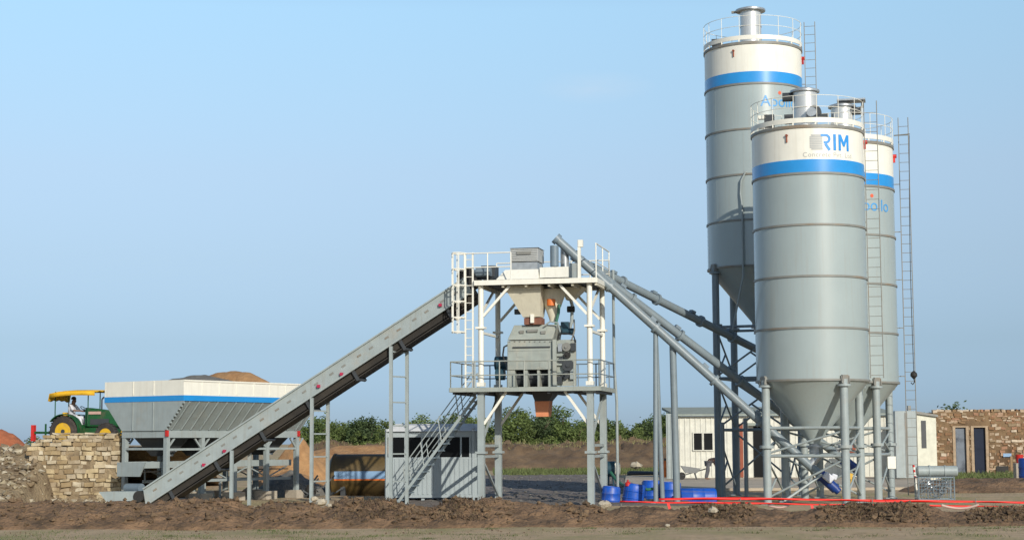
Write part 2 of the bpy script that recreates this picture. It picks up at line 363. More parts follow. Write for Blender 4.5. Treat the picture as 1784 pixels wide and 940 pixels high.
def berm_z(x, y):
    w = 0.25 * fbm(x, 0, 0.5, 3, 9.0)
    f0, f1 = 44.2 + w, 48.6
    if y < BY: t = (y - f0) / (BY - f0)
    else: t = (f1 - y) / (f1 - BY)
    if t <= 0: return -0.06
    t = min(1, t); t = t ** 0.72 if y < BY else t
    lump = 0.13 * fbm(x, y, 1.5, 5, 2.0) + 0.075 * fbm(x, y, 4.5, 4, 5.0) + 0.05 * fbm(x, y, 12.0, 2, 6.0) - 0.02
    return crest(x) * t + lump * min(1, t * 2.2) * (1 - 0.45 * t)
bm_ = heap_grid(-17.5, 17.5, 440, 43.4, 48.8, 74, berm_z)
bo = bm_.build('dirt_berm', 'soil', smooth=50); tag(bo, 'low bank of dug brown soil across the foreground', 'berm', kind='structure')
# clods on the berm
cl = MB()
def chunk(m, c, r, rg, squash=0.75):
    ang = rg.random() * 6.28; q = Matrix.Rotation(ang, 3, Vector((rg.uniform(-1, 1), rg.uniform(-1, 1), 1)).normalized())
    P = [Vector(p) for p in ((1, 0, 0), (-1, 0, 0), (0, 1, 0), (0, -1, 0), (0, 0, 1), (0, 0, -1))]
    P = [q @ (p * rg.uniform(0.6, 1.25)) * r for p in P]; P = [Vector((p.x, p.y, p.z * squash)) + Vector(c) for p in P]
    m.add(P, [(0, 2, 4), (2, 1, 4), (1, 3, 4), (3, 0, 4), (2, 0, 5), (1, 2, 5), (3, 1, 5), (0, 3, 5)])
DENSE = [(560, 745, 1.0), (730, 900, 1.0), (1185, 1315, 1.6), (1420, 1615, 1.8), (1680, 1800, 1.6), (930, 1050, 0.5), (0, 300, 0.5), (300, 560, 0.6)]
def rnd_on_berm():
    tot = sum((b - a) * k for a, b, k in DENSE); u = rnd.random() * tot
    for a, b, k in DENSE:
        if u < (b - a) * k: break
        u -= (b - a) * k
    px = a + (b - a) * rnd.random(); y = 44.3 + 2.6 * rnd.random() ** 0.8
    return at(px, HOR, y).x, y
for i in range(3400):
    x, y = rnd_on_berm(); r = 0.022 + 0.11 * rnd.random() ** 4
    chunk(cl, (x, y, berm_z(x, y) + r * 0.25), r, rnd)
for i in range(500):
    x = rnd.uniform(-15, 15); y = rnd.uniform(41.5, 44.6); r = 0.012 + 0.03 * rnd.random() ** 3
    chunk(cl, (x, y, max(0, berm_z(x, y)) + r * 0.3), r, rnd)
tag(cl.build('dirt_clods', 'clod_soil', smooth=0), 'loose clods of dark earth scattered over the berm', 'clods', kind='stuff')
# dry grass and twigs on the berm, green tufts in front
def blades(n, placer, hmin, hmax, wd, lean):
    m = MB()
    for i in range(n):
        c = placer(); a = rnd.random() * 6.283; h = rnd.uniform(hmin, hmax)
        d = Vector((math.cos(a), math.sin(a), 0)); l = Vector((rnd.uniform(-lean, lean), rnd.uniform(-lean, lean), 1)).normalized() * h
        m.add([c - d * wd, c + d * wd, c + l * 0.6 + d * wd * 0.6, c + l + Vector((l.y, -l.x, -0.15 * h)) * 0.3], [(0, 1, 2, 3)])
    return m
def on_dark():
    a, b = rnd.choice([(1190, 1312), (1425, 1612), (1425, 1612), (1685, 1800), (570, 740), (740, 860)])
    px = rnd.triangular(a, b); y = rnd.uniform(44.6, 46.9); x = at(px, HOR, y).x
    return Vector((x, y, berm_z(x, y) - 0.01))
tag(blades(4200, on_dark, 0.05, 0.17, 0.007, 0.9).build('dry_twigs', 'dark_twig', smooth=0), 'tangled dark twigs and roots in the dug soil of the berm', 'twigs', kind='stuff')
def on_dark2():
    c = on_dark(); return c
tag(blades(1500, on_dark2, 0.05, 0.15, 0.006, 0.7).build('dry_grass', 'dry_grass', smooth=0), 'dry straw coloured grass on the heaps of the berm', 'grass', kind='stuff')
TU = []
for i in range(110):
    y = rnd.uniform(38.5, 44.0); x = rnd.uniform(-14.5, 14.5)
    if x < 0 or rnd.random() < 0.45: TU.append((x, y, rnd.uniform(0.1, 0.55)))
def on_tuft():
    x, y, r = rnd.choice(TU); x += rnd.gauss(0, r); y += rnd.gauss(0, r * 0.7)
    return Vector((x, y, max(gz(x, y), berm_z(x, y)) - 0.005))
tag(blades(6500, on_tuft, 0.025, 0.075, 0.007, 0.8).build('short_grass', 'green_grass', smooth=0), 'short green grass in patches on the foreground dirt', 'grass', kind='stuff')

# yard sheets
def sheet(name, pts, m, z, label, cat):
    b = MB(); b.add([(p.x, p.y, z) for p in pts], [tuple(range(len(pts)))])
    return tag(b.build(name, m, smooth=0), label, cat, kind='structure')
ya, yb_ = ground(740, 60).x, ground(1078, 112).x
def yard_z(x, y):
    e = min(1, max(0, (x - (-5.2 + (y - 58) * .02)) / .8)); e2 = min(1, max(0, (yb_ + .0 - x) / .8)); e3 = min(1, max(0, (112 - y) / 1.0)) * min(1, max(0, (y - 58) / 1.0))
    return -.04 + (.11 + .07 * fbm(x, y, .8, 4, 3) + .05 * fbm(x, y, 3.0, 3, 4)) * min(e, e2, e3)
tag(heap_grid(-6.2, yb_, 90, 57.8, 112.2, 260, yard_z).build('gravel_yard', 'grey_yard', smooth=50), 'dark grey gravel yard under and behind the mixing tower', 'yard', kind='structure')
yst = MB()
for i in range(900):
    y = rnd.uniform(60, 105); x = rnd.uniform(-4, yb_ - 1); r = .03 + .09 * rnd.random() ** 3; chunk(yst, (x, y, yard_z(x, y) + r * .2), r, rnd, .6)
tag(yst.build('yard_rubble', 'gravel', smooth=0), 'small stones and lumps strewn over the grey gravel yard', 'stones', kind='stuff')
sl = MB(); a_ = ground(1085, 76); b_ = ground(1640, 76); c_ = ground(1600, 105); d_ = ground(1090, 105)
sl.hexa([a_ , b_, c_, d_, a_ + Vector((0, 0, .12)), b_ + Vector((0, 0, .12)), c_ + Vector((0, 0, .12)), d_ + Vector((0, 0, .12))])
tag(sl.build('concrete_slab', 'slab'), 'pale concrete slab behind the silos and the blue drums', 'slab', kind='structure')
# far bank
def far_bank_z(x, y):
    t = min(1, max(0, (y - 134) / 8)); t2 = min(1, max(0, (175 - y) / 25)); e = min(1, max(0, (x + 22) / 6))
    h = 1.9 + 0.3 * fbm(x, 0, 0.15, 3, 4.0) + 0.32 * fbm(x, y, .7, 4, 8.0) + 0.28 * fbm(x, y, 2.2, 4, 6.0)
    return -0.05 + (h * (t ** 0.8) * t2 + 0.35 * fbm(x, y, 0.5, 4, 1.0) * t) * e
tag(heap_grid(-24, 60, 340, 132, 178, 90, far_bank_z).build('earth_bank', 'far_soil', smooth=60), 'long brown cut earth bank in front of the far trees', 'bank', kind='structure')
def grass_strip(px0, px1, y0, y1, n, name, label):
    def pl():
        y = rnd.uniform(y0, y1); p = ground(rnd.uniform(px0, px1), y); p.z = 0.0; return p
    tag(blades(n, pl, 0.12, 0.4, 0.03, 0.6).build(name, 'green_grass', smooth=0), label, 'grass', kind='stuff')
grass_strip(860, 1165, 113, 133, 5000, 'field_grass', 'strip of dry green field grass below the earth bank')
grass_strip(1640, 1800, 88, 108, 2500, 'yard_grass', 'low grass growing in front of the stone house')
def on_bank():
    x = rnd.uniform(-20, 45); y = rnd.uniform(141, 150); return Vector((x, y, far_bank_z(x, y) - .03))
tag(blades(4500, on_bank, 0.15, 0.45, 0.035, 0.6).build('bank_grass', 'dry_green', smooth=0), 'dry yellow green grass along the top of the earth bank', 'grass', kind='stuff')
# right brown mound
c0 = ground(1735, 74)
def rm_z(x, y):
    dx = (x - c0.x) / 4.2; dy = (y - c0.y) / 3.5; q = max(0, 1 - dx * dx - dy * dy)
    return -0.05 + 0.55 * q ** 0.6 + 0.15 * fbm(x, y, 1.2, 4, 3.0) * min(1, q * 3)
tag(heap_grid(c0.x - 4.4, c0.x + 5, 70, c0.y - 3.7, c0.y + 3.7, 50, rm_z).build('soil_heap', 'soil', smooth=60), 'dark heap of brown soil before the stone house', 'soil heap', kind='structure')

# ------------------------------------------------------------------ plants
def crown_mesh(m, c, rad, n, size, rg, clumps=34):
    cs = []
    for i in range(clumps):
        v = Vector((rg.gauss(0, 1), rg.gauss(0, 1), rg.gauss(0, 1))).normalized() * (rg.random() ** 0.4)
        s = 0.85 + 0.3 * noise.noise(v * 2 + Vector(c))
        cs.append((Vector((v.x * rad[0] * s, v.y * rad[1] * s, v.z * rad[2] * s)) + Vector(c), rg.uniform(0.18, 0.36) * min(rad)))
    for i in range(n):
        cc, cr = rg.choice(cs)
        p = cc + Vector((rg.gauss(0, 1), rg.gauss(0, 1), rg.gauss(0, .8))) * cr * 0.62
        if p.z < 0.1: p.z = 0.1 + rg.random() * .3
        a = Vector((rg.uniform(-1, 1), rg.uniform(-1, 1), rg.uniform(-.7, .7))).normalized(); b = a.orthogonal().normalized()
        b = Matrix.Rotation(rg.random() * 6.28, 3, a) @ b
        s = size * rg.uniform(.6, 1.3)
        m.add([p - a * s, p - b * s * .45, p + a * s, p + b * s * .45], [(0, 1, 2, 3)])
def tree(name, label, base, h, w, leafm, seed, n=2000, size=0.2, group=None, cat='tree', low=0.12):
    rg = random.Random(seed); T = thing(name, label, cat, base, 0, group)
    t = MB(); k = h * 0.45
    t.tube((0, 0, -.1), (0.05 * h * rg.uniform(-1, 1), 0, k), 0.035 * h, 8, 0.02 * h)
    for i in range(5):
        a = rg.random() * 6.28; q = Vector((math.cos(a) * w * .33, math.sin(a) * w * .33, h * rg.uniform(.55, .8)))
        t.tube((0, 0, k * rg.uniform(.5, 1)), q, 0.016 * h, 6, 0.006 * h)
    t.build('trunk', 'bark', T)
    m = MB(); crown_mesh(m, (0, 0, h * (0.5 + low / 2)), (w / 2, w / 2, h * (0.5 - low / 2) * .95), n, size, rg)
    m.build('crown', leafm, T, smooth=0)
    return T
TREES = [(548, 726, 'a', 'low'), (574, 722, 'b', 'wide'), (600, 737, 'a', 'low'), (635, 716, 'c', 'round'), (668, 727, 'b', 'wide'), (700, 737, 'a', 'low'), (728, 724, 'b', 'low'), (755, 722, 'c', 'round'),
         (790, 716, 'a', 'wide'), (822, 722, 'b', 'low'), (862, 722, 'a', 'wide'), (896, 703, 'b', 'tall'), (934, 706, 'c', 'tall'), (966, 698, 'a', 'tall'), (998, 730, 'b', 'wide'), (1028, 725, 'c', 'round'), (1060, 722, 'a', 'wide'),
         (1092, 731, 'b', 'round'), (1124, 728, 'c', 'low'), (1152, 716, 'a', 'round'), (1180, 722, 'b', 'wide')]
tone = {'a': 'mid green', 'b': 'light green', 'c': 'dark green'}
def tree_place(px):
    for a, b, s in ((0, 560, 'at the left end of the far treeline beside the conveyor'), (560, 640, 'above the sand bank'), (640, 712, 'seen past the tall conveyor trestle'), (712, 832, 'above the operator cabin roof'),
                    (832, 880, 'seen between the left tower legs'), (880, 1020, 'seen under the mixing tower'), (1020, 1085, 'seen by the right tower legs'), (1085, 1300, 'between the tower and the white office')):
        if a <= px < b: return s
seen_lab = {}
for i, (px, py, k, shape) in enumerate(TREES):
    Y = 186 + (i * 37 % 11) - 4; top = at(px, py, Y).z; w = {'low': 3.8, 'wide': 5.2, 'round': 4.0, 'tall': 4.8}[shape]
    tree('far_tree', '%s %s tree %s' % (shape if shape != 'low' else 'low bushy', tone[k], tree_place(px)), ground(px, Y), top, w, 'leaf_' + k, 100 + i, 4200, 0.165, 'trees of the far treeline')
# hedge row in front of the trees, low bushes as one far mass
hb = MB(); rg = random.Random(3)
for i in range(60):
    px = 535 + 660 * i / 59; Y = 182 + rg.uniform(-2, 2); p = ground(px, Y)
    hh_ = rg.uniform(1.1, 1.9); crown_mesh(hb, (p.x, Y, hh_), (1.6, 1.0, hh_ * 1.1), 600, 0.14, rg, 14)
tag(hb.build('undergrowth', 'leaf_b', smooth=0), 'dense mass of low green scrub filling the foot of the far treeline', 'scrub', kind='stuff')
hb2 = MB()
for i in range(26):
    px = 540 + 140 * i / 25; Y = 150 + rg.uniform(-3, 3); p = ground(px, Y)
    crown_mesh(hb2, (p.x, Y, .8), (1.2, 1.0, 1.1), 160, 0.13, rg, 10)
tag(hb2.build('field_scrub', 'leaf_b', smooth=0), 'low green field scrub behind the sand bank', 'scrub', kind='stuff')
for px, py, Y, k, lab in ((1640, 703, 150, 'c', 'dark tree top just showing over the left end of the stone house'), (1752, 706, 152, 'a', 'green tree top just showing over the middle of the stone house'), (1318, 716, 150, 'a', 'green tree behind the roof of the white office')):
    tree('far_tree', lab, ground(px, Y), at(px, py, Y).z, 4.2, 'leaf_' + k, px, 1900, 0.18)
for i, (px, py, w, lab) in enumerate(((52, 742, 1.8, 'leafy shrub next to the red soil heap at the far left'), (80, 744, 1.9, 'shrub growing behind the implement of the tractor'), (-8, 752, 2.4, 'shrub at the left edge of the photo behind the red soil'))):
    tree('shrub', lab, ground(px, 100), at(px, py, 100).z, w, 'leaf_b', 40 + i, 900, 0.09, cat='shrub', low=0.0)

# ------------------------------------------------------------------ heaps
def cone_heap(name, label, cat, c, rx, ry, h, m, seed, kind=None, power=1.0, nz=0.12):
    def zf(x, y):
        q = 1 - math.hypot((x - c.x) / rx, (y - c.y) / ry)
        q += 0.05 * fbm(x, y, 0.9, 3, seed)
        if q <= 0: return -0.06 + c.z
        return c.z - 0.06 + h * (q ** power) * 1.05 - 0.25 * h * max(0, q - .75) + nz * fbm(x, y, 1.5, 4, seed) * min(1, q * 4)
    o = heap_grid(c.x - rx * 1.1, c.x + rx * 1.1, 50, c.y - ry * 1.1, c.y + ry * 1.1, 40, zf).build(name, m, smooth=60)
    return tag(o, label, cat, kind=kind)
cone_heap('sand_heap', 'tall orange cone of sand behind the feed bins', 'sand heap', ground(520, 90), 2.1, 2.1, at(520, 757, 90).z + .1, 'sand', 1.0)
cone_heap('sand_heap', 'long low bank of pale orange sand behind the brown tank', 'sand heap', ground(635, 100), 6.2, 4.0, at(620, 772, 100).z, 'sand', 2.0, power=0.38)
cone_heap('sand_heap', 'small orange sand heap at the foot of the feed bin legs', 'sand heap', ground(505, 78), 2.2, 2.0, 1.0, 'sand', 5.0, power=.7)
cone_heap('red_soil_heap', 'rust red soil heap at the far left behind the rubble', 'soil heap', ground(2, 92), 2.6, 2.6, at(0, 744, 92).z, 'red_soil', 3.0, power=0.55)
cone_heap('gravel_heap', 'dark gravel heap under the conveyor beside the feed bins', 'gravel heap', ground(505, 72.5), 1.8, 1.4, 1.15, 'gravel', 8.0, power=.8)
def stones_on(n, fn, rmin, rmax, name, m, label):
    b = MB()
    for i in range(n):
        p = fn(); r = rmin + (rmax - rmin) * rnd.random() ** 2.2; chunk(b, (p[0], p[1], p[2] + r * .3), r, rnd, .65)
    return tag(b.build(name, m, smooth=0), label, 'stones', kind='stuff')

# rubble ramp at the left: terrain under the tractor, falling to the left and to the front
X40 = at(44, HOR, 66).x; X60 = at(58, HOR, 65).x; X112 = at(118, HOR, 66).x
def ramp_z(x, y):
    xr = at(215, HOR, 66).x
    f = min(1, max(0, (y - 61.0 - 0.25 * fbm(x, 0, .6, 3, 7)) / 6.2))            # front slope
    lft = min(1, max(0, (x - at(-260, HOR, 70).x) / 4.5))
    b = min(1, max(0, (90 - y) / 8))
    top = 2.12 + 0.06 * fbm(x, y, .6, 3, 1)
    edge = 1.0 if x < xr - .1 else 0.0
    k_ = min(1, max(0, (x - X60) / (X112 - X60))); k_ = k_ * k_ * (3 - 2 * k_)
    if y < 66.4: f = min(1, max(0, (y - 61.0 - 5.2 * k_ - 0.25 * fbm(x, 0, .6, 3, 7)) / (6.2 - 4.6 * k_))) * (1 - k_)
    else: f = 1.0 if x > X40 else f
    z = top * f * lft * b
    return -0.07 + z + 0.20 * fbm(x, y, .9, 5, 11) * min(1, f * 3) * (1 - f * .6) * (1 - k_)
xr_ = at(216, HOR, 66.2).x
rz = heap_grid(-27, xr_ - .12, 130, 60.4, 90.5, 150, ramp_z)
tag(rz.build('rubble_ramp', 'rubble_soil', smooth=55), 'earth and rubble ramp rising behind the stone retaining wall', 'ramp', kind='structure')
def on_ramp():
    while True:
        x = rnd.uniform(-21, at(112, HOR, 65).x); y = rnd.uniform(61.2, 67.6)
        z = ramp_z(x, y)
        if z > .05: return (x, y, z)
stones_on(700, on_ramp, .04, .22, 'rubble', 'rubble_stone', 'broken stones lying on the slope of the rubble ramp')
def at_wall_foot():
    px = rnd.uniform(92, 205); y = rnd.uniform(64.7, 65.72); x = at(px, HOR, y).x; return (x, y, max(ramp_z(x, y), 0) + .25 * max(0, (y - 64.9)) * rnd.random() * (1 - (px - 92) / 150))
stones_on(190, at_wall_foot, .04, .16, 'fallen_stones', 'rubble_stone', 'broken stones and dirt fallen along the foot of the retaining wall')
# dry stone wall with ragged stepped left end
ws = MB(); zt = at(160, 753, 66).z; z = -0.05; rg = random.Random(11); row = 0
while z < zt - .02:
    h = rg.uniform(.10, .21); h = min(h, zt - z); fz = z / zt
    left = 50 + rg.uniform(-7, 7) + max(0, z - 2.1) * 90
    x = at(left, HOR, 66).x; x1 = at(214 + rg.uniform(-1, 1), HOR, 66).x
    while x < x1 - .05:
        w = min(rg.uniform(.13, .48), x1 - x); d = .55; o = rg.uniform(-.09, .06)
        hh = h * rg.uniform(.8, .97); jit = lambda: rg.uniform(-.03, .03)
        P = [Vector((x + .012 + jit(), 65.8 + o + jit(), z + jit())), Vector((x + w - .012 + jit(), 65.8 + o + jit(), z + jit())), Vector((x + w - .012, 65.8 + d, z)), Vector((x + .012, 65.8 + d, z))]
        Q = [p + Vector((jit(), jit(), hh)) for p in P]
        ws.hexa(P + Q); x += w
    z += h
wo_ = ws.build('stone_wall', 'ramp_stone', smooth=0, bevel=.03)
tag(wo_, 'pale dry stone retaining wall with ragged left end holding the ramp', 'stone wall')
wf = MB(); wf.bb(at(132, HOR, 66.2).x, xr_ - .06, 65.83, 66.5, -.05, zt - .12); wf.bb(at(60, HOR, 66.2).x, at(132, HOR, 66.2).x - .002, 65.832, 66.45, -.05, 2.05); wf.build('earth_fill', 'rubble_soil', wo_)

# ------------------------------------------------------------------ silos
YAW = -R(12.5)
def text_mesh(txt, size, spacing=1.0):
    c = bpy.data.curves.new('lettering', 'FONT'); c.body = txt; c.size = size; c.align_x = 'CENTER'; c.align_y = 'CENTER'; c.space_character = spacing
    pass
    o = bpy.data.objects.new('lettering', c); col.objects.link(o); bpy.context.view_layer.update()
    me = bpy.data.meshes.new_from_object(o.evaluated_get(bpy.context.evaluated_depsgraph_get()))
    bpy.data.objects.remove(o)
    return me
def wrap_flat(m, Rr, ang, zc, name, material, parent, lift=0.012):
    """bend flat faces (x, y) round a cylinder; ang = 0 faces local -y"""
    bm2 = bmesh.new(); bm2.from_mesh(m)
    bmesh.ops.triangulate(bm2, faces=[f for f in bm2.faces if len(f.verts) > 4])
    x_ = -1.5
    while x_ < 1.5:
        bmesh.ops.bisect_plane(bm2, geom=bm2.verts[:] + bm2.edges[:] + bm2.faces[:], plane_co=(x_, 0, 0), plane_no=(1, 0, 0)); x_ += .07
    ex = bmesh.ops.extrude_face_region(bm2, geom=bm2.faces[:])
    up = {v for v in ex['geom'] if isinstance(v, bmesh.types.BMVert)}
    for v in bm2.verts:
        a = ang + v.co.x / Rr; r = Rr + (lift if v in up else 0.001); zz = zc + v.co.y
        v.co = Vector((r * math.sin(a), -r * math.cos(a), zz))
    bmesh.ops.recalc_face_normals(bm2, faces=bm2.faces)
    me = bpy.data.meshes.new(name); bm2.to_mesh(me); bm2.free(); me.materials.append(MAT[material])
    o = bpy.data.objects.new(name, me); col.objects.link(o); o.parent = parent
    return o
def guard_ring(m, Rr, z, h, a0, a1, posts):
    for hz in (h, h * .55):
        m.path([(Rr * math.sin(a0 + (a1 - a0) * i / 48), -Rr * math.cos(a0 + (a1 - a0) * i / 48), z + hz) for i in range(49)], .011, 6)
    for i in range(posts):
        a = a0 + (a1 - a0) * i / (posts - 1); m.tube((Rr * math.sin(a), -Rr * math.cos(a), z), (Rr * math.sin(a), -Rr * math.cos(a), z + h), .012, 6)
def silo(name, label, px, Y, Rr, yb, yt, cone_h, leg_seed, filt, ladder_px, brace_levels, ladder_to, leg_m='grey_paint'):
    base = ground(px, Y); base = Vector((at(px, (yb + yt) / 2, Y).x, Y, 0))
    S = thing(name, label, 'silo', base, YAW, 'cement silos')
    z0 = at(px, yb, Y).z; z1 = at(px, yt, Y).z; H = z1 - z0; st = (H - 1.62) / 4
    m = MB(); m.lathe([(Rr, z0), (Rr, z1 - 1.55)], n=96)
    # raised seams between rings of plates
    m.build('shell', 'silo_paint', S)
    f = MB()
    for k in range(5): f.band(Rr - .01, z0 + st * k - .035, z0 + st * k + .035, n=96, t=.045)
    f.build('ring_flange', 'flange_paint', S)
    w = MB(); w.lathe([(Rr, z1 - 1.548), (Rr, z1), (Rr * .98, z1 + .03), (.3, z1 + .16)], n=96); w.build('top_section', 'white_paint', S)
    b = MB(); b.band(Rr + .001, z0 + st * 4 + .05, z0 + st * 4 + .48, n=96, t=.006); b.build('blue_stripe', 'blue_band', S)
    c = MB(); c.lathe([(.22, z0 - cone_h), (.24, z0 - cone_h + .12), (Rr - .02, z0 - .03), (Rr - .02, z0 - .002)], n=96); c.build('cone', 'silo_paint', S)
    o = MB(); o.tube((0, 0, z0 - cone_h - .35), (0, 0, z0 - cone_h + .02), .17, 16); o.tube((0, 0, z0 - cone_h - .12), (0, 0, z0 - cone_h - .06), .27, 16); o.build('outlet_valve', 'galvanised', S)
    # rim, roof deck kerb and guard rail
    rm = MB(); rm.band(Rr - .01, z1 - .05, z1 + .05, n=96, t=.05); rm.build('top_flange', 'flange_paint', S)
    tb = MB(); tb.band(Rr + .0, z1 + .13, z1 + .30, n=96, t=.03)
    for i in range(16):
        a = 2 * math.pi * (i + .5) / 16; q = Vector((math.sin(a), -math.cos(a), 0))
        tb.bar(q * (Rr + .01) + Vector((0, 0, z1 + .02)), q * (Rr + .01) + Vector((0, 0, z1 + .16)), .05)
    tb.build('toe_board', 'white_paint', S)
    gr = MB(); guard_ring(gr, Rr + .015, z1 + .2, .88, R(-150), R(152), 14); gr.build('guard_rail', 'white_paint', S)
    # filter on the roof
    fx, fr, fh, cap = filt
    ft = MB(); ft.lathe([(fr, z1 + .1), (fr, z1 + fh)], (fx, 0, 0), 40)
    for zz in (.32, .62): ft.band(fr, z1 + fh * zz, z1 + fh * zz + .04, (fx, 0, 0), 40, .02)
    fo = ft.build('dust_filter', 'filter_steel', S)
    fc = MB(); fc.lathe([(cap, z1 + fh), (cap, z1 + fh + .07), (cap * .5, z1 + fh + .16)], (fx, 0, 0), 24); fc.build('filter_cap', 'galvanised', fo)
    # level indicators (red)
    for a, kk in ((R(-18), .45), (R(90) - YAW * .4, .8)):
        q = Vector((math.sin(a), -math.cos(a), 0)); r_ = MB(); r_.tube(q * (Rr - .05) + Vector((0, 0, z1 - .28)), q * (Rr + .17 * kk) + Vector((0, 0, z1 - .28)), .09 * kk, 12)
        r_.box(q * (Rr + .06 * kk) + Vector((0, 0, z1 - .42)), (.1 * kk, .1 * kk, .2)); r_.build('level_indicator', 'red_paint' if kk > .7 else 'rust_red', S)
    # legs on the corners of a square
    rl = Rr * .98; corners = [(math.cos(R(k_)), math.sin(R(k_))) for k_ in (215.5, 305.5, 35.5, 125.5)]; C = [Vector((a * rl, b * rl, 0)) for a, b in corners]
    for q in C:
        l = MB(); l.tube(q, q + Vector((0, 0, z0 + .02)), .14, 16)
        l.box(q + Vector((0, 0, .02)), (.42, .42, .04))
        l.tube(q + Vector((0, 0, z0 - .22)), q + Vector((0, 0, z0 - .15)), .24, 16)
        k = z0 - 2.3
        if k > 1.2: l.tube(q + Vector((0, 0, k)), q + Vector((0, 0, k + .1)), .24, 16)
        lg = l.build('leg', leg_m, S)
        g_ = MB(); n_ = q.normalized(); t_ = Vector((-n_.y, n_.x, 0))
        g_.bar(q + Vector((0, 0, z0 - .149)), q * 1.0 + Vector((0, 0, z0 + .16)), .24, .24, up=n_)
        for s_ in (-.15, .15): g_.bar(q + t_ * s_ + Vector((0, 0, z0 - .145)), q * .98 + t_ * s_ + Vector((0, 0, z0 + .11)), .03, .3, up=n_)
        g_.build('bracket', 'flange_paint', lg)
    for (lo, hi) in brace_levels:
        h_ = MB(); x_ = MB()
        for i in range(4):
            a, b2 = C[i], C[(i + 1) % 4]
            h_.tube(a + Vector((0, 0, hi)), b2 + Vector((0, 0, hi)), .055, 10)
            mid = (a + b2) / 2
            x_.tube(a + Vector((0, 0, lo + .08)), b2 + Vector((0, 0, hi - .1)), .038, 8)
            if i in (1, 3) or lo > 2: x_.tube(b2 + Vector((0, 0, lo + .08)), mid + Vector((0, 0, (lo + hi) / 2)), .038, 8)
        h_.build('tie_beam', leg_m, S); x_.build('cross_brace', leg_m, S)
    # ladder on the right side, held off the shell
    ld = MB(); a = loc(S, ladder_px[0], yt, 0).x; a = max(Rr + .02, a); wdt = ladder_px[1]
    for x_ in (a, a + wdt): ld.tube((x_, 0, ladder_to), (x_, 0, z1 + 1.15), .016, 8)
    zz = ladder_to + .1
    while zz < z1 + 1.0: ld.tube((a, 0, zz), (a + wdt, 0, zz), .010, 6); zz += .34
    for k in range(5): ld.bar((Rr - .01, 0, z0 + st * k + .25), (a + .01, 0, z0 + st * k + .25), .03)
    ld.build('ladder', 'flange_paint', S)
    return S, z0, z1, Rr, st
front, fz0, fz1, fR, fst = silo('cement_silo', 'front grey cement silo with blue lettering and striped emblem, on short legs', 1411, 60.0, 1.94, 664, 237, 2.15, 1, (-.05, .43, 1.55, .52), (1506, .44), [(.15, 1.65), (1.65, 2.6)], 4.3)
rightS, rz0, rz1, rR, rst = silo('cement_silo', 'grey cement silo half hidden on the right behind the front one', 1469, 64.2, 1.93, 668, 262, 2.15, 2, (.10, .42, 1.62, .52), (1566, .36), [(.15, 1.65), (1.65, 2.6)], .15)
leftS, lz0, lz1, lR, lst = silo('cement_silo', 'tallest grey cement silo at the left rear, raised on long legs', 1315, 68.0, 1.93, 470, 93, 2.2, 3, (-.06, .42, 1.70, .60), (1402, .42), [(.2, 2.6), (2.6, 4.6), (4.6, 6.6)], 9.0, 'blue_steel')  # legs in darker bluish steel, the shade on them put into the colour
# lettering
def strip(pts, w):
    vs = []; pts = [Vector((a, b, 0)) for a, b in pts]
    for k, p in enumerate(pts):
        d = (pts[min(k + 1, len(pts) - 1)] - pts[max(k - 1, 0)]).normalized(); n_ = Vector((-d.y, d.x, 0)) * w / 2; vs += [p + n_, p - n_]
    return vs, [(2 * k, 2 * k + 1, 2 * k + 3, 2 * k + 2) for k in range(len(pts) - 1)]
def letters(parts):
    vs = []; fs = []
    for v, f in parts: o = len(vs); vs += [tuple(q) for q in v]; fs += [tuple(i + o for i in q) for q in f]
    me = bpy.data.meshes.new('f'); me.from_pydata(vs, [], fs); return me
bowl = [(-.52, .235), (-.34, .235)] + [(-.34 + .125 * math.cos(R(a)), .11 + .125 * math.sin(R(a))) for a in range(75, -91, -15)] + [(-.42, -.015)]
Mv = [(.13, -.28), (.13, .28), (.235, .28), (.35, .02), (.465, .28), (.57, .28), (.57, -.28), (.475, -.28), (.475, .08), (.385, -.13), (.315, -.13), (.225, .08), (.225, -.28)]
rim = letters([strip(bowl, .085), strip([(-.36, -.062), (-.21, -.28)], .10), ([(-.07, -.28, 0), (.03, -.28, 0), (.03, .28, 0), (-.07, .28, 0)], [(0, 1, 2, 3)]), ([(a, b, 0) for a, b in Mv], [tuple(range(13))])])
wrap_flat(rim, fR, R(31.5), fz1 - .55, 'lettering', 'logo_blue', front)
def flat_rect(x0, x1, y0, y1):
    me = bpy.data.meshes.new('f'); me.from_pydata([(x0, y0, 0), (x1, y0, 0), (x1, y1, 0), (x0, y1, 0)], [], [(0, 1, 2, 3)]); return me
em = bpy.data.meshes.new('f'); vv = []; ff = []
for k in range(9):
    y0 = -.27 + k * .06; b0 = len(vv); ind = .05 if k in (0, 8) else 0
    vv += [(-.22 + ind, y0, 0), (.22, y0, 0), (.22, y0 + .048, 0), (-.22 + ind, y0 + .048, 0)]; ff.append((b0, b0 + 1, b0 + 2, b0 + 3))
em.from_pydata(vv, [], ff)
wrap_flat(em, fR, R(11.5), fz1 - .55, 'emblem', 'logo_grey', front, .008)
wrap_flat(text_mesh('Concrete Pvt. Ltd.', .23, 1.1), fR, R(26), fz1 - .99, 'small_lettering', 'logo_grey', front, .006)
for S_, zt_ in ((leftS, lz0 + lst * 4), (rightS, rz0 + rst * 4)):
    wrap_flat(text_mesh('Apollo', .62, 1.0), lR, R(37), zt_ - .72, 'lettering', 'logo_pale', S_)
    me = bpy.data.meshes.new('f'); me.from_pydata([(.07 * math.cos(i * .524), .07 * math.sin(i * .524), 0) for i in range(12)], [], [tuple(range(12))])
    wrap_flat(me, lR, R(36), zt_ - .36, 'red_dot', 'logo_red', S_, .01)
b = MB(); q = loc(leftS, 1301, 400, 0).x; yy = -math.sqrt(max(.1, (lR + .12) ** 2 - q * q))
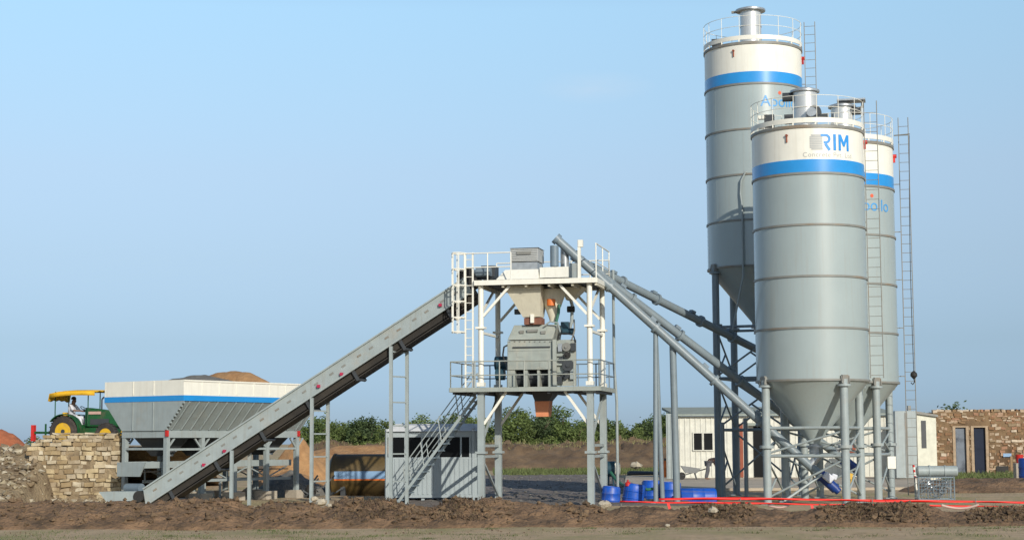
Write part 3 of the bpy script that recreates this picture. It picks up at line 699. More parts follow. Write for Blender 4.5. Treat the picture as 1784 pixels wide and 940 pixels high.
b.path([(q - .5, yy + .25, lz0 - 2.6), (q, yy, lz0 - .4), (q, yy, lz0 + 2.3), (q - .06, yy + .05, lz0 + 2.8), (q - .02, yy + .02, lz0 + 3.3), (q + .14, yy + .02, lz0 + 3.6), (q + .2, yy + .12, lz0 + 3.65)], .036, 10); b.build('fill_pipe', 'grey_paint', leftS)
for S_, z0_, st_, n_ in ((front, fz0, fst, 3), (rightS, rz0, rst, 3), (leftS, lz0, lst, 3)):
    b = MB()
    for k in range(4):
        for j in range(n_):
            a = R(-70 + 61 * j + 23 * (k % 2)); b.bar((lR * math.sin(a), -lR * math.cos(a), z0_ + st_ * k + .04), (lR * math.sin(a), -lR * math.cos(a), z0_ + st_ * (k + 1) - .04), .012, .008, up=(math.sin(a), -math.cos(a), 0))
    b.build('weld_seam', 'silo_paint', S_)
# roof machinery of the silos
def roof_bits(S, z1, items):
    for nm, kind, x, y, z, s, m in items:
        b = MB()
        if kind == 'box': b.box((x, y, z1 + z), s)
        elif kind == 'drum': b.tube((x - s[0] / 2, y, z1 + z), (x + s[0] / 2, y, z1 + z), s[1], 18)
        elif kind == 'drumy': b.tube((x, y - s[0] / 2, z1 + z), (x, y + s[0] / 2, z1 + z), s[1], 20)
        b.build(nm, m, S)
roof_bits(front, fz1, [('filter_motor', 'drum', -.62, 0, 1.42, (.42, .16), 'dark_steel'), ('filter_motor_mount', 'box', -.36, 0, 1.3, (.16, .2, .34), 'dark_steel'),
                       ('fan_housing', 'drumy', .30, -.55, .72, (.28, .24), 'dark_steel'), ('fan_face', 'drumy', .20, -.72, .72, (.05, .17), 'galvanised'),
                       ('relief_valve', 'box', -1.25, -.9, .42, (.34, .3, .42), 'dark_steel'), ('relief_valve', 'box', -.55, -1.3, .38, (.30, .3, .3), 'dark_steel'),
                       ('valve_cover', 'box', -1.5, -.95, .55, (.28, .2, .12), 'white_paint')])
roof_bits(rightS, rz1, [('filter_motor', 'drum', .62, -.15, 1.45, (.42, .15), 'dark_steel'), ('filter_lid', 'box', .45, -.05, 1.86, (1.05, .7, .06), 'galvanised'), ('lid_arm', 'box', .85, -.1, 1.70, (.08, .1, .26), 'dark_steel'), ('filter_motor_mount', 'box', -.55, -.1, 1.3, (.3, .2, .22), 'dark_steel')])
roof_bits(leftS, lz1, [('relief_valve', 'box', -1.35, -.7, .34, (.42, .3, .26), 'dark_steel'), ('filter_arm', 'box', -.62, 0, 1.72, (.4, .12, .08), 'flange_paint')])
# cable with hook
hp = at(1584, 236, 63.2); hq = at(1592, 652, 63.0)
cb = MB(); cb.path([hp + (hq - hp) * (i / 12) + Vector((-.05 * math.sin(math.pi * i / 12), 0, 0)) for i in range(13)], .014, 6)
co = cb.build('hoist_cable', 'dark_steel'); tag(co, 'thin dark cable hanging beside the right silo with a black hook block', 'cable')
hk = MB(); hk.lathe([(.02, .14), (.12, .05), (.13, -.05), (.03, -.16)], hq, 12); hk.path([hq + Vector((.0, 0, -.15)), hq + Vector((.02, 0, -.27)), hq + Vector((-.05, 0, -.36)), hq + Vector((-.11, 0, -.29))], .02, 6); hk.build('hook_block', 'black_rubber', co)
cb2 = MB(); cb2.bar(hp + Vector((-.5, .3, .05)), hp + Vector((.02, 0, .05)), .04); cb2.build('davit_arm', 'flange_paint', co)
# electrical box on the leg of the right silo
pb = at(1553, 805, 62.2); b = MB(); b.box(pb, (.30, .14, .44)); tag(b.build('junction_box', 'white_paint', bevel=.01), 'small white junction box fixed to the rear silo leg', 'junction box')

# ------------------------------------------------------------------ mixing tower
T = thing('mixing_tower', 'four legged mixing tower of white and grey steel with two decks', 'tower', Vector((at(947, 700, 60).x, 60, 0)), YAW)
D2 = 1.3
xl = (loc(T, 838, 780, -D2).x + loc(T, 869, 780, D2).x) / 2; xr = (loc(T, 1028, 780, -D2).x + loc(T, 1053, 780, D2).x) / 2
zd = loc(T, 930, 678, -D2 - .2).z; zu = loc(T, 930, 492, -D2 - .2).z
LEG = [(xl, -D2), (xr, -D2), (xr, D2), (xl, D2)]
zf = 1.82; zf2 = loc(T, 836, 571, -D2).z
for (x, y) in LEG:
    l = MB(); l.box((x, y, zd / 2), (.22, .22, zd)); l.box((x, y, zf), (.36, .36, .08)); l.box((x, y, zd - .05), (.46, .4, .1)); l.box((x, y, .03), (.4, .4, .06)); l.build('leg', 'grey_paint', T)
    l = MB(); l.tube((x, y, zd + .13), (x, y, zu - .003), .095, 14); l.box((x, y, zf2), (.32, .32, .07)); l.box((x, y, zd + .2), (.26, .26, .14)); l.build('column', 'white_paint', T)
for s in (0, 1):
    x = (xl, xr)[s]; b = MB()
    for zz in (1.68, 2.05): b.bar((x, -D2 + .11, zz), (x, D2 - .11, zz), .09)
    b.bar((x, -D2 + .11, 2.15), (x, D2 - .11, 3.8), .07); b.bar((x, D2 - .11, .3), (x, -D2 + .11, 1.6), .07)
    b.build('side_brace', 'grey_paint', T)
    b = MB(); b.bar((x, -D2 + .08, zf2 - .16), (x, D2 - .08, zf2 - .16), .08); b.bar((x, -D2 + .08, zf2 + .5), (x, D2 - .6, zu - .05), .07); b.build('upper_side_brace', 'white_paint', T)
for y, m in ((-D2, 'white_paint'), (D2, 'white_paint')):
    for x, s in ((xl, 1), (xr, -1)):
        b = MB(); b.bar((x + s * .08, y, zu - 1.1), (x + s * 1.02, y, zu - .08), .085); b.build('upper_knee_brace', m, T)
        b = MB(); b.bar((x + s * .1, y, zd - 1.15), (x + s * .88, y, zd - .06), .085); b.build('lower_knee_brace', m, T)
# decks
dx0 = loc(T, 785, 675, -D2 - .25).x; dx1 = xr + .35
b = MB(); b.bb(dx0, dx1, -D2 - .25, D2 + .3, zd, zd + .03)
b.build('lower_deck', 'dark_steel', T)
b = MB()
for y in (-D2 - .28, D2 + .33): b.bb(dx0 - .03, dx1 + .03, y - .03, y + .027, zd - .06, zd + .09)
for x in (dx0 - .032, dx1 + .032): b.bb(x - .028, x + .028, -D2 - .24, D2 + .29, zd - .06, zd + .088)
b.build('deck_edge', 'mixer_paint', T)
b = MB()
for x in [dx0 + .1 + i * (dx1 - dx0 - .2) / 6 for i in range(7)]: b.bb(x - .04, x + .04, -D2 - .2, D2 + .25, zd - .14, zd - .003)
b.build('deck_joist', 'dark_steel', T)
ux0 = loc(T, 828, 490, -D2 - .2).x; ux1 = loc(T, 1022, 488, -D2 - .2).x
b = MB(); b.bb(ux0, xr + .25, -D2 - .2, D2 + .25, zu, zu + .04); b.build('upper_deck', 'dark_steel', T)
b = MB()
for y in (-D2 - .23, D2 + .28): b.bb(ux0 - .03, xr + .28, y - .027, y + .027, zu - .05, zu + .12)
for x in (ux0 - .032, xr + .282): b.bb(x - .028, x + .028, -D2 - .19, D2 + .24, zu - .05, zu + .118)
b.build('upper_deck_edge', 'white_paint', T)
b = MB()
for x in [ux0 + .15 + i * (xr + .1 - ux0) / 5 for i in range(6)]: b.bb(x - .04, x + .04, -D2 - .15, D2 + .2, zu - .13, zu - .003)
b.build('upper_deck_joist', 'hopper_paint', T)
def rail(name, pts, h, m, parent, n=None, mid=.5, r=.022):
    b = MB()
    for p, q in zip(pts, pts[1:]):
        p = Vector(p); q = Vector(q); k = n or max(1, round((q - p).length / .8)); up = Vector((0, 0, h))
        b.tube(p + up, q + up, r, 8); b.tube(p + up * mid, q + up * mid, r * .9, 8)
        for i in range(k + 1):
            c = p + (q - p) * i / k; b.tube(c, c + up, r, 8)
    return b.build(name, m, parent)
zr = zd + .03; rh = .95
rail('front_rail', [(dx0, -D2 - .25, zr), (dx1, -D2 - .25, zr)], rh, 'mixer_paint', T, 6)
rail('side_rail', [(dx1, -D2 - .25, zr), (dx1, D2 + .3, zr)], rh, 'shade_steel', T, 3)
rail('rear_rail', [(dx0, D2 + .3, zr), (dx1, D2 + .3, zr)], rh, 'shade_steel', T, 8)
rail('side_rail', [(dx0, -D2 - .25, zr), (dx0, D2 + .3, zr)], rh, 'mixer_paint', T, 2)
zr = zu + .04
rail('upper_side_rail', [(xr + .22, -D2 + .1, zr), (xr + .22, D2 + .25, zr)], 1.28, 'white_paint', T, 2)
rail('upper_rear_rail', [(ux0 + .05, D2 + .25, zr), (xr + .22, D2 + .25, zr)], .98, 'white_paint', T, 6)
rail('upper_front_rail', [(ux0 - .4, -D2 - .15, zr + .05), (loc(T, 890, 480, -D2 - .15).x, -D2 - .15, zr + .05)], .98, 'white_paint', T, 2)
b = MB(); p0 = loc(T, 1009, 418, -D2 - .15); b.box((p0.x, -D2 - .15, (zr + p0.z) / 2), (.10, .10, p0.z - zr)); b.box((p0.x + .05, -D2 - .15, p0.z - .12), (.16, .14, .24)); b.build('rail_post', 'white_paint', T)
# caged ladder at the left
la = MB(); lx0 = loc(T, 811, 560, -D2 - .1).x; lx1 = loc(T, 824, 560, -D2 - .1).x; ly = -D2 - .1
ztop = loc(T, 811, 440, ly).z
for x in (lx0, lx1): la.bar((x, ly, zd + .1), (x, ly, ztop), .055)
zz = zd + .3
while zz < ztop: la.tube((lx0, ly, zz), (lx1, ly, zz), .014, 6); zz += .3
lo = la.build('ladder', 'white_paint', T)
cg = MB(); cx = lx0 - .26; rr = .30
for py in (441, 469, 497, 525, 553, 578):
    zz = loc(T, 811, py, ly).z
    cg.path([(lx0, ly - .02, zz), (lx0 - .16, ly - .30, zz), (lx0 - .36, ly - .3, zz), (lx0 - .46, ly - .05, zz), (lx0 - .36, ly + .25, zz), (lx0 - .1, ly + .27, zz), (lx0, ly + .02, zz)], .026, 6)
for (ax, ay) in ((-.16, -.30), (-.36, -.3), (-.46, -.05), (-.36, .25)):
    cg.bar((lx0 + ax, ly + ay, loc(T, 811, 580, ly).z), (lx0 + ax, ly + ay, ztop), .035, .02)
cg.build('safety_cage', 'white_paint', lo)
# conduit pole at right of tower
b = MB(); pa = at(1068, 470, 61.2); pq = at(1076, 834, 61.2); pq.z = 0.0
b.path([pq, (pq.x, 61.2, at(1074, 700, 61.2).z), at(1070, 640, 61.2), pa], .05, 8)
tag(b.build('conduit_pole', 'grey_paint'), 'thin grey conduit pole standing right of the mixing tower', 'pole')

# ------------------------------------------------------------------ mixer on the lower deck
Mx = thing('concrete_mixer', 'grey twin shaft concrete mixer on the lower deck of the tower', 'mixer', sub(T, (loc(T, 940, 676, 0).x, 0, zd + .031)), YAW)
b = MB(); b.pbox(Mx, 884, 592, 962, 644, -.75, 1.5)
p = loc(Mx, 884, 592, -.75); q = loc(Mx, 962, 592, -.75); t0 = loc(Mx, 895, 566, -.55); t1 = loc(Mx, 960, 566, -.55)
b.hexa([Vector((p.x, -.75, p.z + .002)), Vector((q.x, -.75, p.z + .002)), Vector((q.x, .75, p.z + .002)), Vector((p.x, .75, p.z + .002)), Vector((t0.x, -.5, t0.z)), Vector((t1.x + .2, -.5, t0.z)), Vector((t1.x + .2, .5, t0.z)), Vector((t0.x, .5, t0.z))])
b.build('housing', 'mixer_paint', Mx, bevel=.012)
b = MB()
for (x0, y0, x1, y1) in ((884, 644.3, 897, 673), (955, 644.3, 962, 673), (914, 644.3, 919, 673), (936, 644.3, 940, 673)): b.pbox(Mx, x0, y0, x1, y1, -.72, .9)
b.build('frame', 'mixer_paint', Mx)
b = MB(); a1 = loc(Mx, 890, 660, 0); a2 = loc(Mx, 960, 660, 0); b.tube((a1.x, -.1, .42), (a2.x, -.1, .42), .34, 20); b.build('trough', 'dark_steel', Mx)
b = MB(); b.pbox(Mx, 893, 602.5, 958, 606, -.79, .04); b.build('lid_seam', 'dark_steel', Mx)
b = MB(); b.pbox(Mx, 886, 625, 960, 628, -.80, .05); b.pbox(Mx, 886, 609, 960, 611, -.765, .013); b.build('stiffener', 'mixer_paint', Mx)
for (x0, y0, x1, y1) in ((905, 575, 912, 580), (918, 573, 936, 578), (942, 576, 950, 581)):
    b = MB(); b.pbox(Mx, x0, y0, x1, y1, -.70, .2); b.build('inspection_hatch', 'flange_paint', Mx)
b = MB(); b.pbox(Mx, 963, 591, 1003, 672, -.70, .10); b.pbox(Mx, 963, 591, 969, 672, -.86, .158)
for yy in (600, 616, 632, 648, 664): b.pbox(Mx, 969.5, yy, 980, yy + 4, -.80, .098)
b.build('drive_frame', 'mixer_paint', Mx)
for (cxp, cyp, r_, m) in ((987, 604, .15, 'flange_paint'), (988, 618, .11, 'black_rubber'), (990, 636, .2, 'dark_steel'), (986, 653, .13, 'dark_steel')):
    c = loc(Mx, cxp, cyp, -.8); b = MB(); b.tube((c.x, -.86, c.z), (c.x, -.702, c.z), r_, 20); b.tube((c.x, -.9, c.z), (c.x, -.862, c.z), r_ * .35, 12); b.build('pulley', m, Mx)
b = MB(); c = loc(Mx, 873, 640, .1); c1 = loc(Mx, 883, 640, .1); b.tube((c.x - .2, .1, c.z + .15), (c1.x, .1, c.z + .15), .25, 18); b.tube((c.x - .1, -.25, c.z - .25), (c1.x, -.25, c.z - .25), .2, 18); b.build('gearbox', 'motor_teal', Mx)
b = MB(); b.pbox(Mx, 977, 560, 990, 580, -.2, .3); c = loc(Mx, 988, 577, -.3); b.tube((c.x - .15, -.3, c.z), (c.x + .25, -.3, c.z), .11, 14); b.build('pump', 'motor_teal', Mx)
for pts, r_, m in (((( 972, 592), (973, 583), (984, 580), (999, 583), (1003, 596)), .025, 'black_rubber'), (((886, 600), (878, 604), (876, 618), (880, 632)), .03, 'black_rubber'), (((950, 566), (958, 560), (972, 562), (976, 578)), .03, 'grey_paint'), (((996, 592), (1001, 575), (1000, 556)), .03, 'flange_paint')):
    b = MB(); b.path([loc(Mx, a, c, -.72) for a, c in pts], r_, 6); b.build('hose', m, Mx)
for (x0, y0, x1, y1, m) in ((972, 598, 979, 612, 'galvanised'), (974, 622, 981, 632, 'dark_steel'), (993, 641, 1001, 660, 'grey_paint'), (971, 655, 979, 667, 'dark_steel'), (994, 597, 1002, 611, 'dark_steel')):
    b = MB(); b.pbox(Mx, x0, y0, x1, y1, -.83, .128); b.build('drive_box', m, Mx)
for k in range(9):
    b = MB(); c = loc(Mx, 888 + k * 8.8, 594.5, -.752); b.tube((c.x, -.775, c.z), (c.x, -.751, c.z), .022, 8); b.build('bolt', 'flange_paint', Mx)
for q4 in ((900, 612, 912, 622), (940, 630, 950, 640)): b = MB(); b.pbox(Mx, *q4, -.765, .014); b.build('splash_crust', 'mixer_paint', Mx)
# discharge under the deck
b = MB(); za = zd - .16; wd_ = XF[Mx.name].inverted() @ XF[T.name]
da = loc(Mx, 926, 684, -.5); db = loc(Mx, 966, 684, -.5); dc = loc(Mx, 932, 699, -.3); de = loc(Mx, 956, 699, -.3)
b.hexa([Vector((dc.x, -.3, dc.z)), Vector((de.x, -.3, dc.z)), Vector((de.x, .3, dc.z)), Vector((dc.x, .3, dc.z)), Vector((da.x, -.6, -.06)), Vector((db.x, -.6, -.06)), Vector((db.x, .6, -.06)), Vector((da.x, .6, -.06))])
b.build('discharge_cone', 'dark_steel', Mx)
b = MB(); dd = loc(Mx, 944, 725, -.3)
b.hexa([Vector((dc.x + .03, -.28, dd.z)), Vector((de.x - .03, -.28, dd.z)), Vector((de.x - .03, .28, dd.z)), Vector((dc.x + .03, .28, dd.z)), Vector((dc.x - .02, -.31, dc.z + .02)), Vector((de.x + .02, -.31, dc.z + .02)), Vector((de.x + .02, .31, dc.z + .02)), Vector((dc.x - .02, .31, dc.z + .02))])
b.build('discharge_sleeve', 'orange_rubber', Mx)
# weigh hoppers
Ha = thing('weigh_hopper', 'large cream tapered weigh hopper hanging on the left under the upper deck', 'hopper', sub(T, (loc(T, 915, 500, -.4).x, -.35, zu - .14)), YAW, 'weigh hoppers')
def frustum(m, T_, top, bot, y0, y1, yb0, yb1):
    a = loc(T_, top[0], top[2], y0); c = loc(T_, top[1], top[2], y0); d = loc(T_, bot[0], bot[2], yb0); e = loc(T_, bot[1], bot[2], yb0)
    m.hexa([Vector((d.x, yb0, d.z)), Vector((e.x, yb0, d.z)), Vector((e.x, yb1, d.z)), Vector((d.x, yb1, d.z)), Vector((a.x, y0, a.z)), Vector((c.x, y0, a.z)), Vector((c.x, y1, a.z)), Vector((a.x, y1, a.z))])
b = MB(); frustum(b, Ha, (882, 942, 506), (911, 941, 552), -.75, .55, -.35, .3); frustum(b, Ha, (882, 942, 497), (882, 942, 505.6), -.75, .55, -.75, .55); b.build('hopper_body', 'hopper_paint', Ha)
b = MB(); b.pbox(Ha, 924, 547, 930, 562, -.42, .08); b.build('air_cylinder', 'white_paint', Ha)
b = MB(); b.pbox(Ha, 913, 553, 943, 565, -.33, .6); b.build('gate', 'gate_rubber', Ha)
b = MB(); b.pbox(Ha, 896, 538, 905, 547, -.1, .2); b.pbox(Ha, 904.5, 541, 915, 544, -.05, .1); b.build('vibrator_motor', 'dark_steel', Ha)
Hb = thing('weigh_hopper', 'slim cone shaped cement weigh hopper with an orange sleeve, right of the larger hopper', 'hopper', sub(T, (loc(T, 962, 500, -.3).x, -.2, zu - .14)), YAW, 'weigh hoppers')
ra = abs(loc(Hb, 940, 500, 0).x - loc(Hb, 984, 500, 0).x) / 2; zb_ = loc(Hb, 962, 560, 0).z; zm = loc(Hb, 962, 512, 0).z
b = MB(); b.lathe([(.11, zb_), (.13, zb_ + .1), (ra, zm), (ra, -.003)], (0, 0, 0), 32); b.build('hopper_cone', 'hopper_paint', Hb)
c = loc(Hb, 960, 527, -.35); b = MB(); b.tube((c.x, -.34, c.z - .1), (c.x, -.34, c.z + .12), .15, 16); b.build('flexible_sleeve', 'orange_paint', Hb)
c = loc(Hb, 972, 545, -.25); b = MB(); b.path([c + Vector((.05, 0, .3)), c + Vector((.02, 0, 0)), c + Vector((-.05, 0, -.25)), c + Vector((-.1, 0, -.5))], .05, 8); b.build('hose', 'hose_green', Hb)
Hc = thing('water_weigher', 'grey inclined side hopper under the right end of the upper deck', 'hopper', sub(T, (loc(T, 1000, 500, .2).x, .3, zu - .14)), YAW)
b = MB(); frustum(b, Hc, (978, 1016, 500), (986, 998, 522), -.4, .5, -.1, .3); b.build('hopper_body', 'hopper_paint', Hc)
c = loc(Hc, 990, 538, 0); b = MB(); b.path([loc(Hc, 994, 521, .1), loc(Hc, 997, 532, .1), loc(Hc, 996, 560, .1), loc(Hc, 991, 575, .1)], .06, 8); b.build('water_pipe', 'grey_paint', Hc)
b = MB(); b.tube((c.x - .05, .1, c.z), (c.x + .2, .1, c.z), .11, 14); b.build('valve_motor', 'black_rubber', Hc)
# things on the upper deck
Fh = thing('feed_hood', 'white tray hood on the upper deck with a grey louvred box on top', 'hood', sub(T, (loc(T, 905, 485, -.3).x, -.2, zu + .041)), YAW)
b = MB(); frustum(b, Fh, (880, 938, 470), (864, 938, 487), -.6, .6, -.9, .8); b.build('tray', 'white_paint', Fh)
b = MB(); b.pbox(Fh, 890, 456, 936, 469.7, -.5, 1.0); b.build('box_base', 'galvanised', Fh)
b = MB(); b.pbox(Fh, 889, 432, 937, 455.7, -.52, 1.04)
b.build('louvred_box', 'logo_grey', Fh)
b = MB()
for i in range(7): b.pbox(Fh, 890, 434 + i * 3.1, 936, 435.3 + i * 3.1, -.55, .028)
b.pbox(Fh, 888, 430.5, 938, 432.3, -.56, 1.1); b.build('louvre', 'galvanised', Fh)
b = MB(); b.pbox(Fh, 900, 437, 925, 443, -.565, .012); b.build('rust_patch', 'flange_paint', Fh)
Cb = thing('cement_inlet_box', 'low white inlet box on the upper deck below the screw conveyor heads', 'inlet box', sub(T, (loc(T, 970, 485, -.3).x, -.2, zu + .041)), YAW)
b = MB(); b.pbox(Cb, 940, 464, 991, 484, -.7, 1.3); b.build('box', 'white_paint', Cb, bevel=.01)
b = MB(); b.pbox(Cb, 992, 458, 1004, 484, -.6, .4); b.build('control_cabinet', 'grey_paint', Cb)
for px_ in (966, 980):
    b = MB(); c = loc(Cb, px_, 464, -.2); c2 = loc(Cb, px_, 428, -.2); b.tube((c.x, -.2 + (px_ - 966) * .03, c.z), (c.x, -.2 + (px_ - 966) * .03, c2.z), .15, 16); b.build('down_spout', 'galvanised' if px_ > 970 else 'shade_steel', Cb)

# ------------------------------------------------------------------ belt conveyor
Cv = thing('belt_conveyor', 'long inclined grey belt conveyor climbing from the feed bins to the tower', 'conveyor', Vector((at(250, 868, 62.6).x, 62.6, 0)), YAW)
yf = -.45
A = loc(Cv, 250, 850, yf); Bp = loc(Cv, 808, 484, yf); u = (Bp - A); Lc = u.length; u.normalize(); nn = Vector((u.z, 0, -u.x))
for y0, s in ((yf, 1), (-yf, -1)):
    b = MB(); q0 = A.copy(); q0.y = y0; q1 = Bp.copy(); q1.y = y0
    P = [q0 + nn * .60 - u * .25, q1 + nn * .60, q1, q0 - u * .02]
    off = Vector((0, .04, 0)) if s > 0 else Vector((0, -.04, 0))
    P2 = [p + off for p in P]; b.hexa(P + P2)
    # flanges top and bottom
    for k, h_ in ((0.02, .05), (.57, .06)):
        b.bar(q0 + nn * k + Vector((0, -.045 * s, 0)), q1 + nn * k + Vector((0, -.045 * s, 0)), .09, h_, up=-nn)
    pl = b.build('side_plate', 'grey_paint', Cv)
    if s > 0:
        d_ = .35; k = 0
        while d_ < Lc - .3:
            c = q0 + u * d_ + nn * .27; sl_ = MB(); sl_.box(c + Vector((0, -.006, 0)), (.16, .016, .065), Matrix.Rotation(-math.atan2(u.z, u.x), 3, 'Y')); sl_.build('slot', 'flange_paint', pl); k += 1; d_ += .66 if k % 2 else .52
b = MB()
for dn, th in ((.12, .03), (.88, .04)):
    q0 = A + nn * dn; q1 = Bp + nn * dn
    b.bar(Vector((q0.x, 0, q0.z)), Vector((q1.x, 0, q1.z)), .80, th, up=-nn)
b.build('belt', 'belt_rubber', Cv)
d_ = .8
while d_ < Lc:
    b = MB(); c = A + u * d_; q = c + nn * .95; b.tube((q.x, -.43, q.z), (q.x, .43, q.z), .05, 10)
    for y in (-.42, .42):
        q = c + nn * .78; b.box((q.x, y, q.z), (.12, .04, .40), Matrix.Rotation(-math.atan2(u.z, u.x), 3, 'Y'))
    b.build('return_idler', 'dark_steel', Cv); d_ += 2.0
b = MB()   # dark filler under the plates, stands in for the shade above the return belt
q0 = A + nn * .71; q1 = Bp + nn * .71; b.bar(Vector((q0.x, 0, q0.z)), Vector((q1.x, 0, q1.z)), .66, .2, up=-nn); b.build('belly_shade', 'belt_rubber', Cv)
for px_, py_ in ((355, 809), (391, 785), (555, 672), (595, 651), (767, 531)):
    b = MB(); c = loc(Cv, px_, py_, yf - .06); b.box(c, (.10, .1, .10)); b.build('pull_switch', 'magenta_paint', Cv)
# tail skirt box on the ground
b = MB(); a1 = loc(Cv, 172, 856, yf); a2 = loc(Cv, 246, 855, yf); a3 = loc(Cv, 238, 871, yf); a4 = loc(Cv, 186, 874, yf)
P = [a4, a3, a2, a1]; b.hexa(P + [p + Vector((0, .95, 0)) for p in P]); b.build('tail_tray', 'grey_paint', Cv)
b = MB(); c = loc(Cv, 242, 864, yf); b.tube((c.x, yf - .05, c.z), (c.x, -yf + .05, c.z), .2, 20); b.build('tail_drum', 'black_rubber', Cv)
# head drum and motor
b = MB(); c = loc(Cv, 818, 486, 0); b.tube((c.x, -.42, c.z), (c.x, .42, c.z), .36, 24); b.build('head_drum', 'black_rubber', Cv)
b = MB(); b.pbox(Cv, 838, 462, 862, 486, -.3, .6); b.build('head_chute', 'dark_steel', Cv)
b = MB(); c = loc(Cv, 842, 474, -.42); b.tube((c.x - .25, -.42, c.z), (c.x + .28, -.42, c.z), .16, 16); b.tube((c.x - .34, -.42, c.z), (c.x - .25, -.42, c.z), .1, 12); b.build('drive_motor', 'shade_steel', Cv)
# trestles
for pl_, pr_, rungs in ((404, 435, ()), (543, 571, (715, 755, 795, 838)), (681, 709, (612, 655, 700, 741, 790, 838))):
    zt1 = A + u * ((loc(Cv, pl_, 700, yf).x - A.x) / u.x) + nn * .6; zt2 = A + u * ((loc(Cv, pr_, 700, -yf).x - A.x) / u.x) + nn * .9
    xl_ = loc(Cv, pl_, 780, yf - .03).x; xr2 = loc(Cv, pr_, 780, -yf).x
    b = MB(); b.bar((xl_, yf - .03, -.05), (xl_, yf - .03, A.z + (xl_ - A.x) * u.z / u.x - .72), .11); b.bar((xr2, -yf, -.05), (xr2, -yf, A.z + (xr2 - A.x) * u.z / u.x - .95), .11); tr = b.build('trestle', 'grey_paint', Cv)
    if rungs:
        b = MB()
        for py_ in rungs:
            p1 = loc(Cv, pl_, py_, yf - .03); p2 = Vector((xr2, -yf, p1.z)); b.bar(Vector((xl_, yf - .03, p1.z)), p2, .05)
        b.build('rung', 'grey_paint', tr)

# ------------------------------------------------------------------ feed bins
Bn = thing('feed_bins', 'row of grey feed bins with white rim and blue stripe on a steel frame', 'feed bins', ground(287, 64.0), -R(35))
Bw, Bl = 2.22, 7.3; zb0, zb1 = 2.40, 2.66; zs = 3.74; zr_ = loc(Bn, 331, 660, -.1).z; fl = .98
b = MB()
for x in (-Bw, 0): b.bb(x - .09, x + .09, 0, Bl, zb0, zb1)
for y in (0.0, Bl): b.bb(-Bw + .09, -.09, y - .085 if y else y, y + .085 if not y else y, zb0 + .003, zb1 - .003)
b.build('base_frame', 'grey_paint', Bn)
for i, y in enumerate((0.1, 1.9, 3.65, 5.45, 7.2)):
    for x in (-Bw, 0):
        l = MB(); l.box((x, y, (zb0 - .002) / 2 + .15), (.17, .17, zb0 - .304)); l.bar((x, y + .08, zb0 - .35), (x, y + .38, zb0 - .02), .06)
        if y > 1: l.bar((x, y - .08, zb0 - .35), (x, y - .38, zb0 - .02), .06)
        lg = l.build('leg', 'grey_paint', Bn)
        f = MB(); f.box((x, y, .15), (.62, .62, .32)); f.build('footing', 'concrete', lg)
lo_ = MB()   # sloping sides, thickness outwards
def slab4(m, pts, t): 
    n_ = (pts[1] - pts[0]).cross(pts[3] - pts[0]).normalized() * t
    m.hexa(list(pts) + [p + n_ for p in pts])
V = Vector
slab4(lo_, [V((.02, 0, zb1)), V((.02, Bl, zb1)), V((fl, Bl, zs)), V((fl, 0, zs))], -.05)
slab4(lo_, [V((-Bw - .02, 0, zb1)), V((-Bw - .02, Bl, zb1)), V((-Bw - fl, Bl, zs)), V((-Bw - fl, 0, zs))], .05)
lo_.build('sloping_side', 'grey_paint', Bn)
e_ = MB()
for y, t in ((-.004, .05), (Bl + .004, -.05)):
    slab4(e_, [V((-Bw - .04, y, zb1 + .003)), V((.04, y, zb1 + .003)), V((fl + .05, y, zs + .003)), V((-Bw - fl - .05, y, zs + .003))], t)
for k in (1, 2, 3):
    y = Bl * k / 4; slab4(e_, [V((-Bw, y, zb1)), V((0, y, zb1)), V((fl - .02, y, zs)), V((-Bw - fl + .02, y, zs))], .05); e_.bb(-Bw - fl + .02, fl - .02, y - .05, y - .004, zs, zr_ - .1)
e_.build('end_plate', 'grey_paint', Bn)
up_ = MB(); up_.bb(fl - .03, fl + .03, -.06, Bl + .06, zs + .004, zr_); up_.bb(-Bw - fl - .03, -Bw - fl + .03, -.06, Bl + .06, zs + .004, zr_)
up_.bb(-Bw - fl + .03, fl - .03, -.057, -.003, zs + .005, zr_ - .003); up_.bb(-Bw - fl + .03, fl - .03, Bl + .003, Bl + .057, zs + .005, zr_ - .003)
for y in (0.9, 1.8, 2.7, 3.65, 4.55, 5.45, 6.4): up_.bb(fl + .031, fl + .05, y - .02, y + .02, zs + .25, zr_ - .01)
for x in (-Bw * .5 - .55, -Bw * .5 + .55): up_.bb(x - .015, x + .015, -.075, -.058, zs + .25, zr_ - .01)
up_.bb(fl + .031, fl + .06, -.06, Bl + .06, zr_ - .06, zr_ - .004)
up_.build('rim', 'white_paint', Bn)
bs = MB(); z_a, z_b = zs + .006, zs + .21
bs.bb(fl + .031, fl + .038, -.07, Bl + .06, z_a, z_b); bs.bb(-Bw - fl - .03, fl + .03, -.067, -.0585, z_a, z_b); bs.build('blue_stripe', 'blue_band', Bn)
rb = MB(); d_ = V((fl - .02, 0, zs - zb1))
for i in range(15):
    y = .25 + i * (Bl - .5) / 14; rb.bar(V((.09, y, zb1 + .03)), V((fl + .055, y, zs - .03)), .035, .05, up=(1, 0, -.7))
for i in range(9):
    t = (i + .5) / 9; p = V((.06, -.03, zb1)).lerp(V((fl + .06, -.03, zs)), t); rb.box(p, (.07, .08, .05))
rb.build('rib', 'grey_paint', Bn)
sm = MB()
for x in (-Bw * .5 - .55, -Bw * .5 + .55): sm.bb(x - .018, x + .018, -.085, -.058, zb1 + .01, zs - .01)
sm.build('seam', 'grey_paint', Bn)
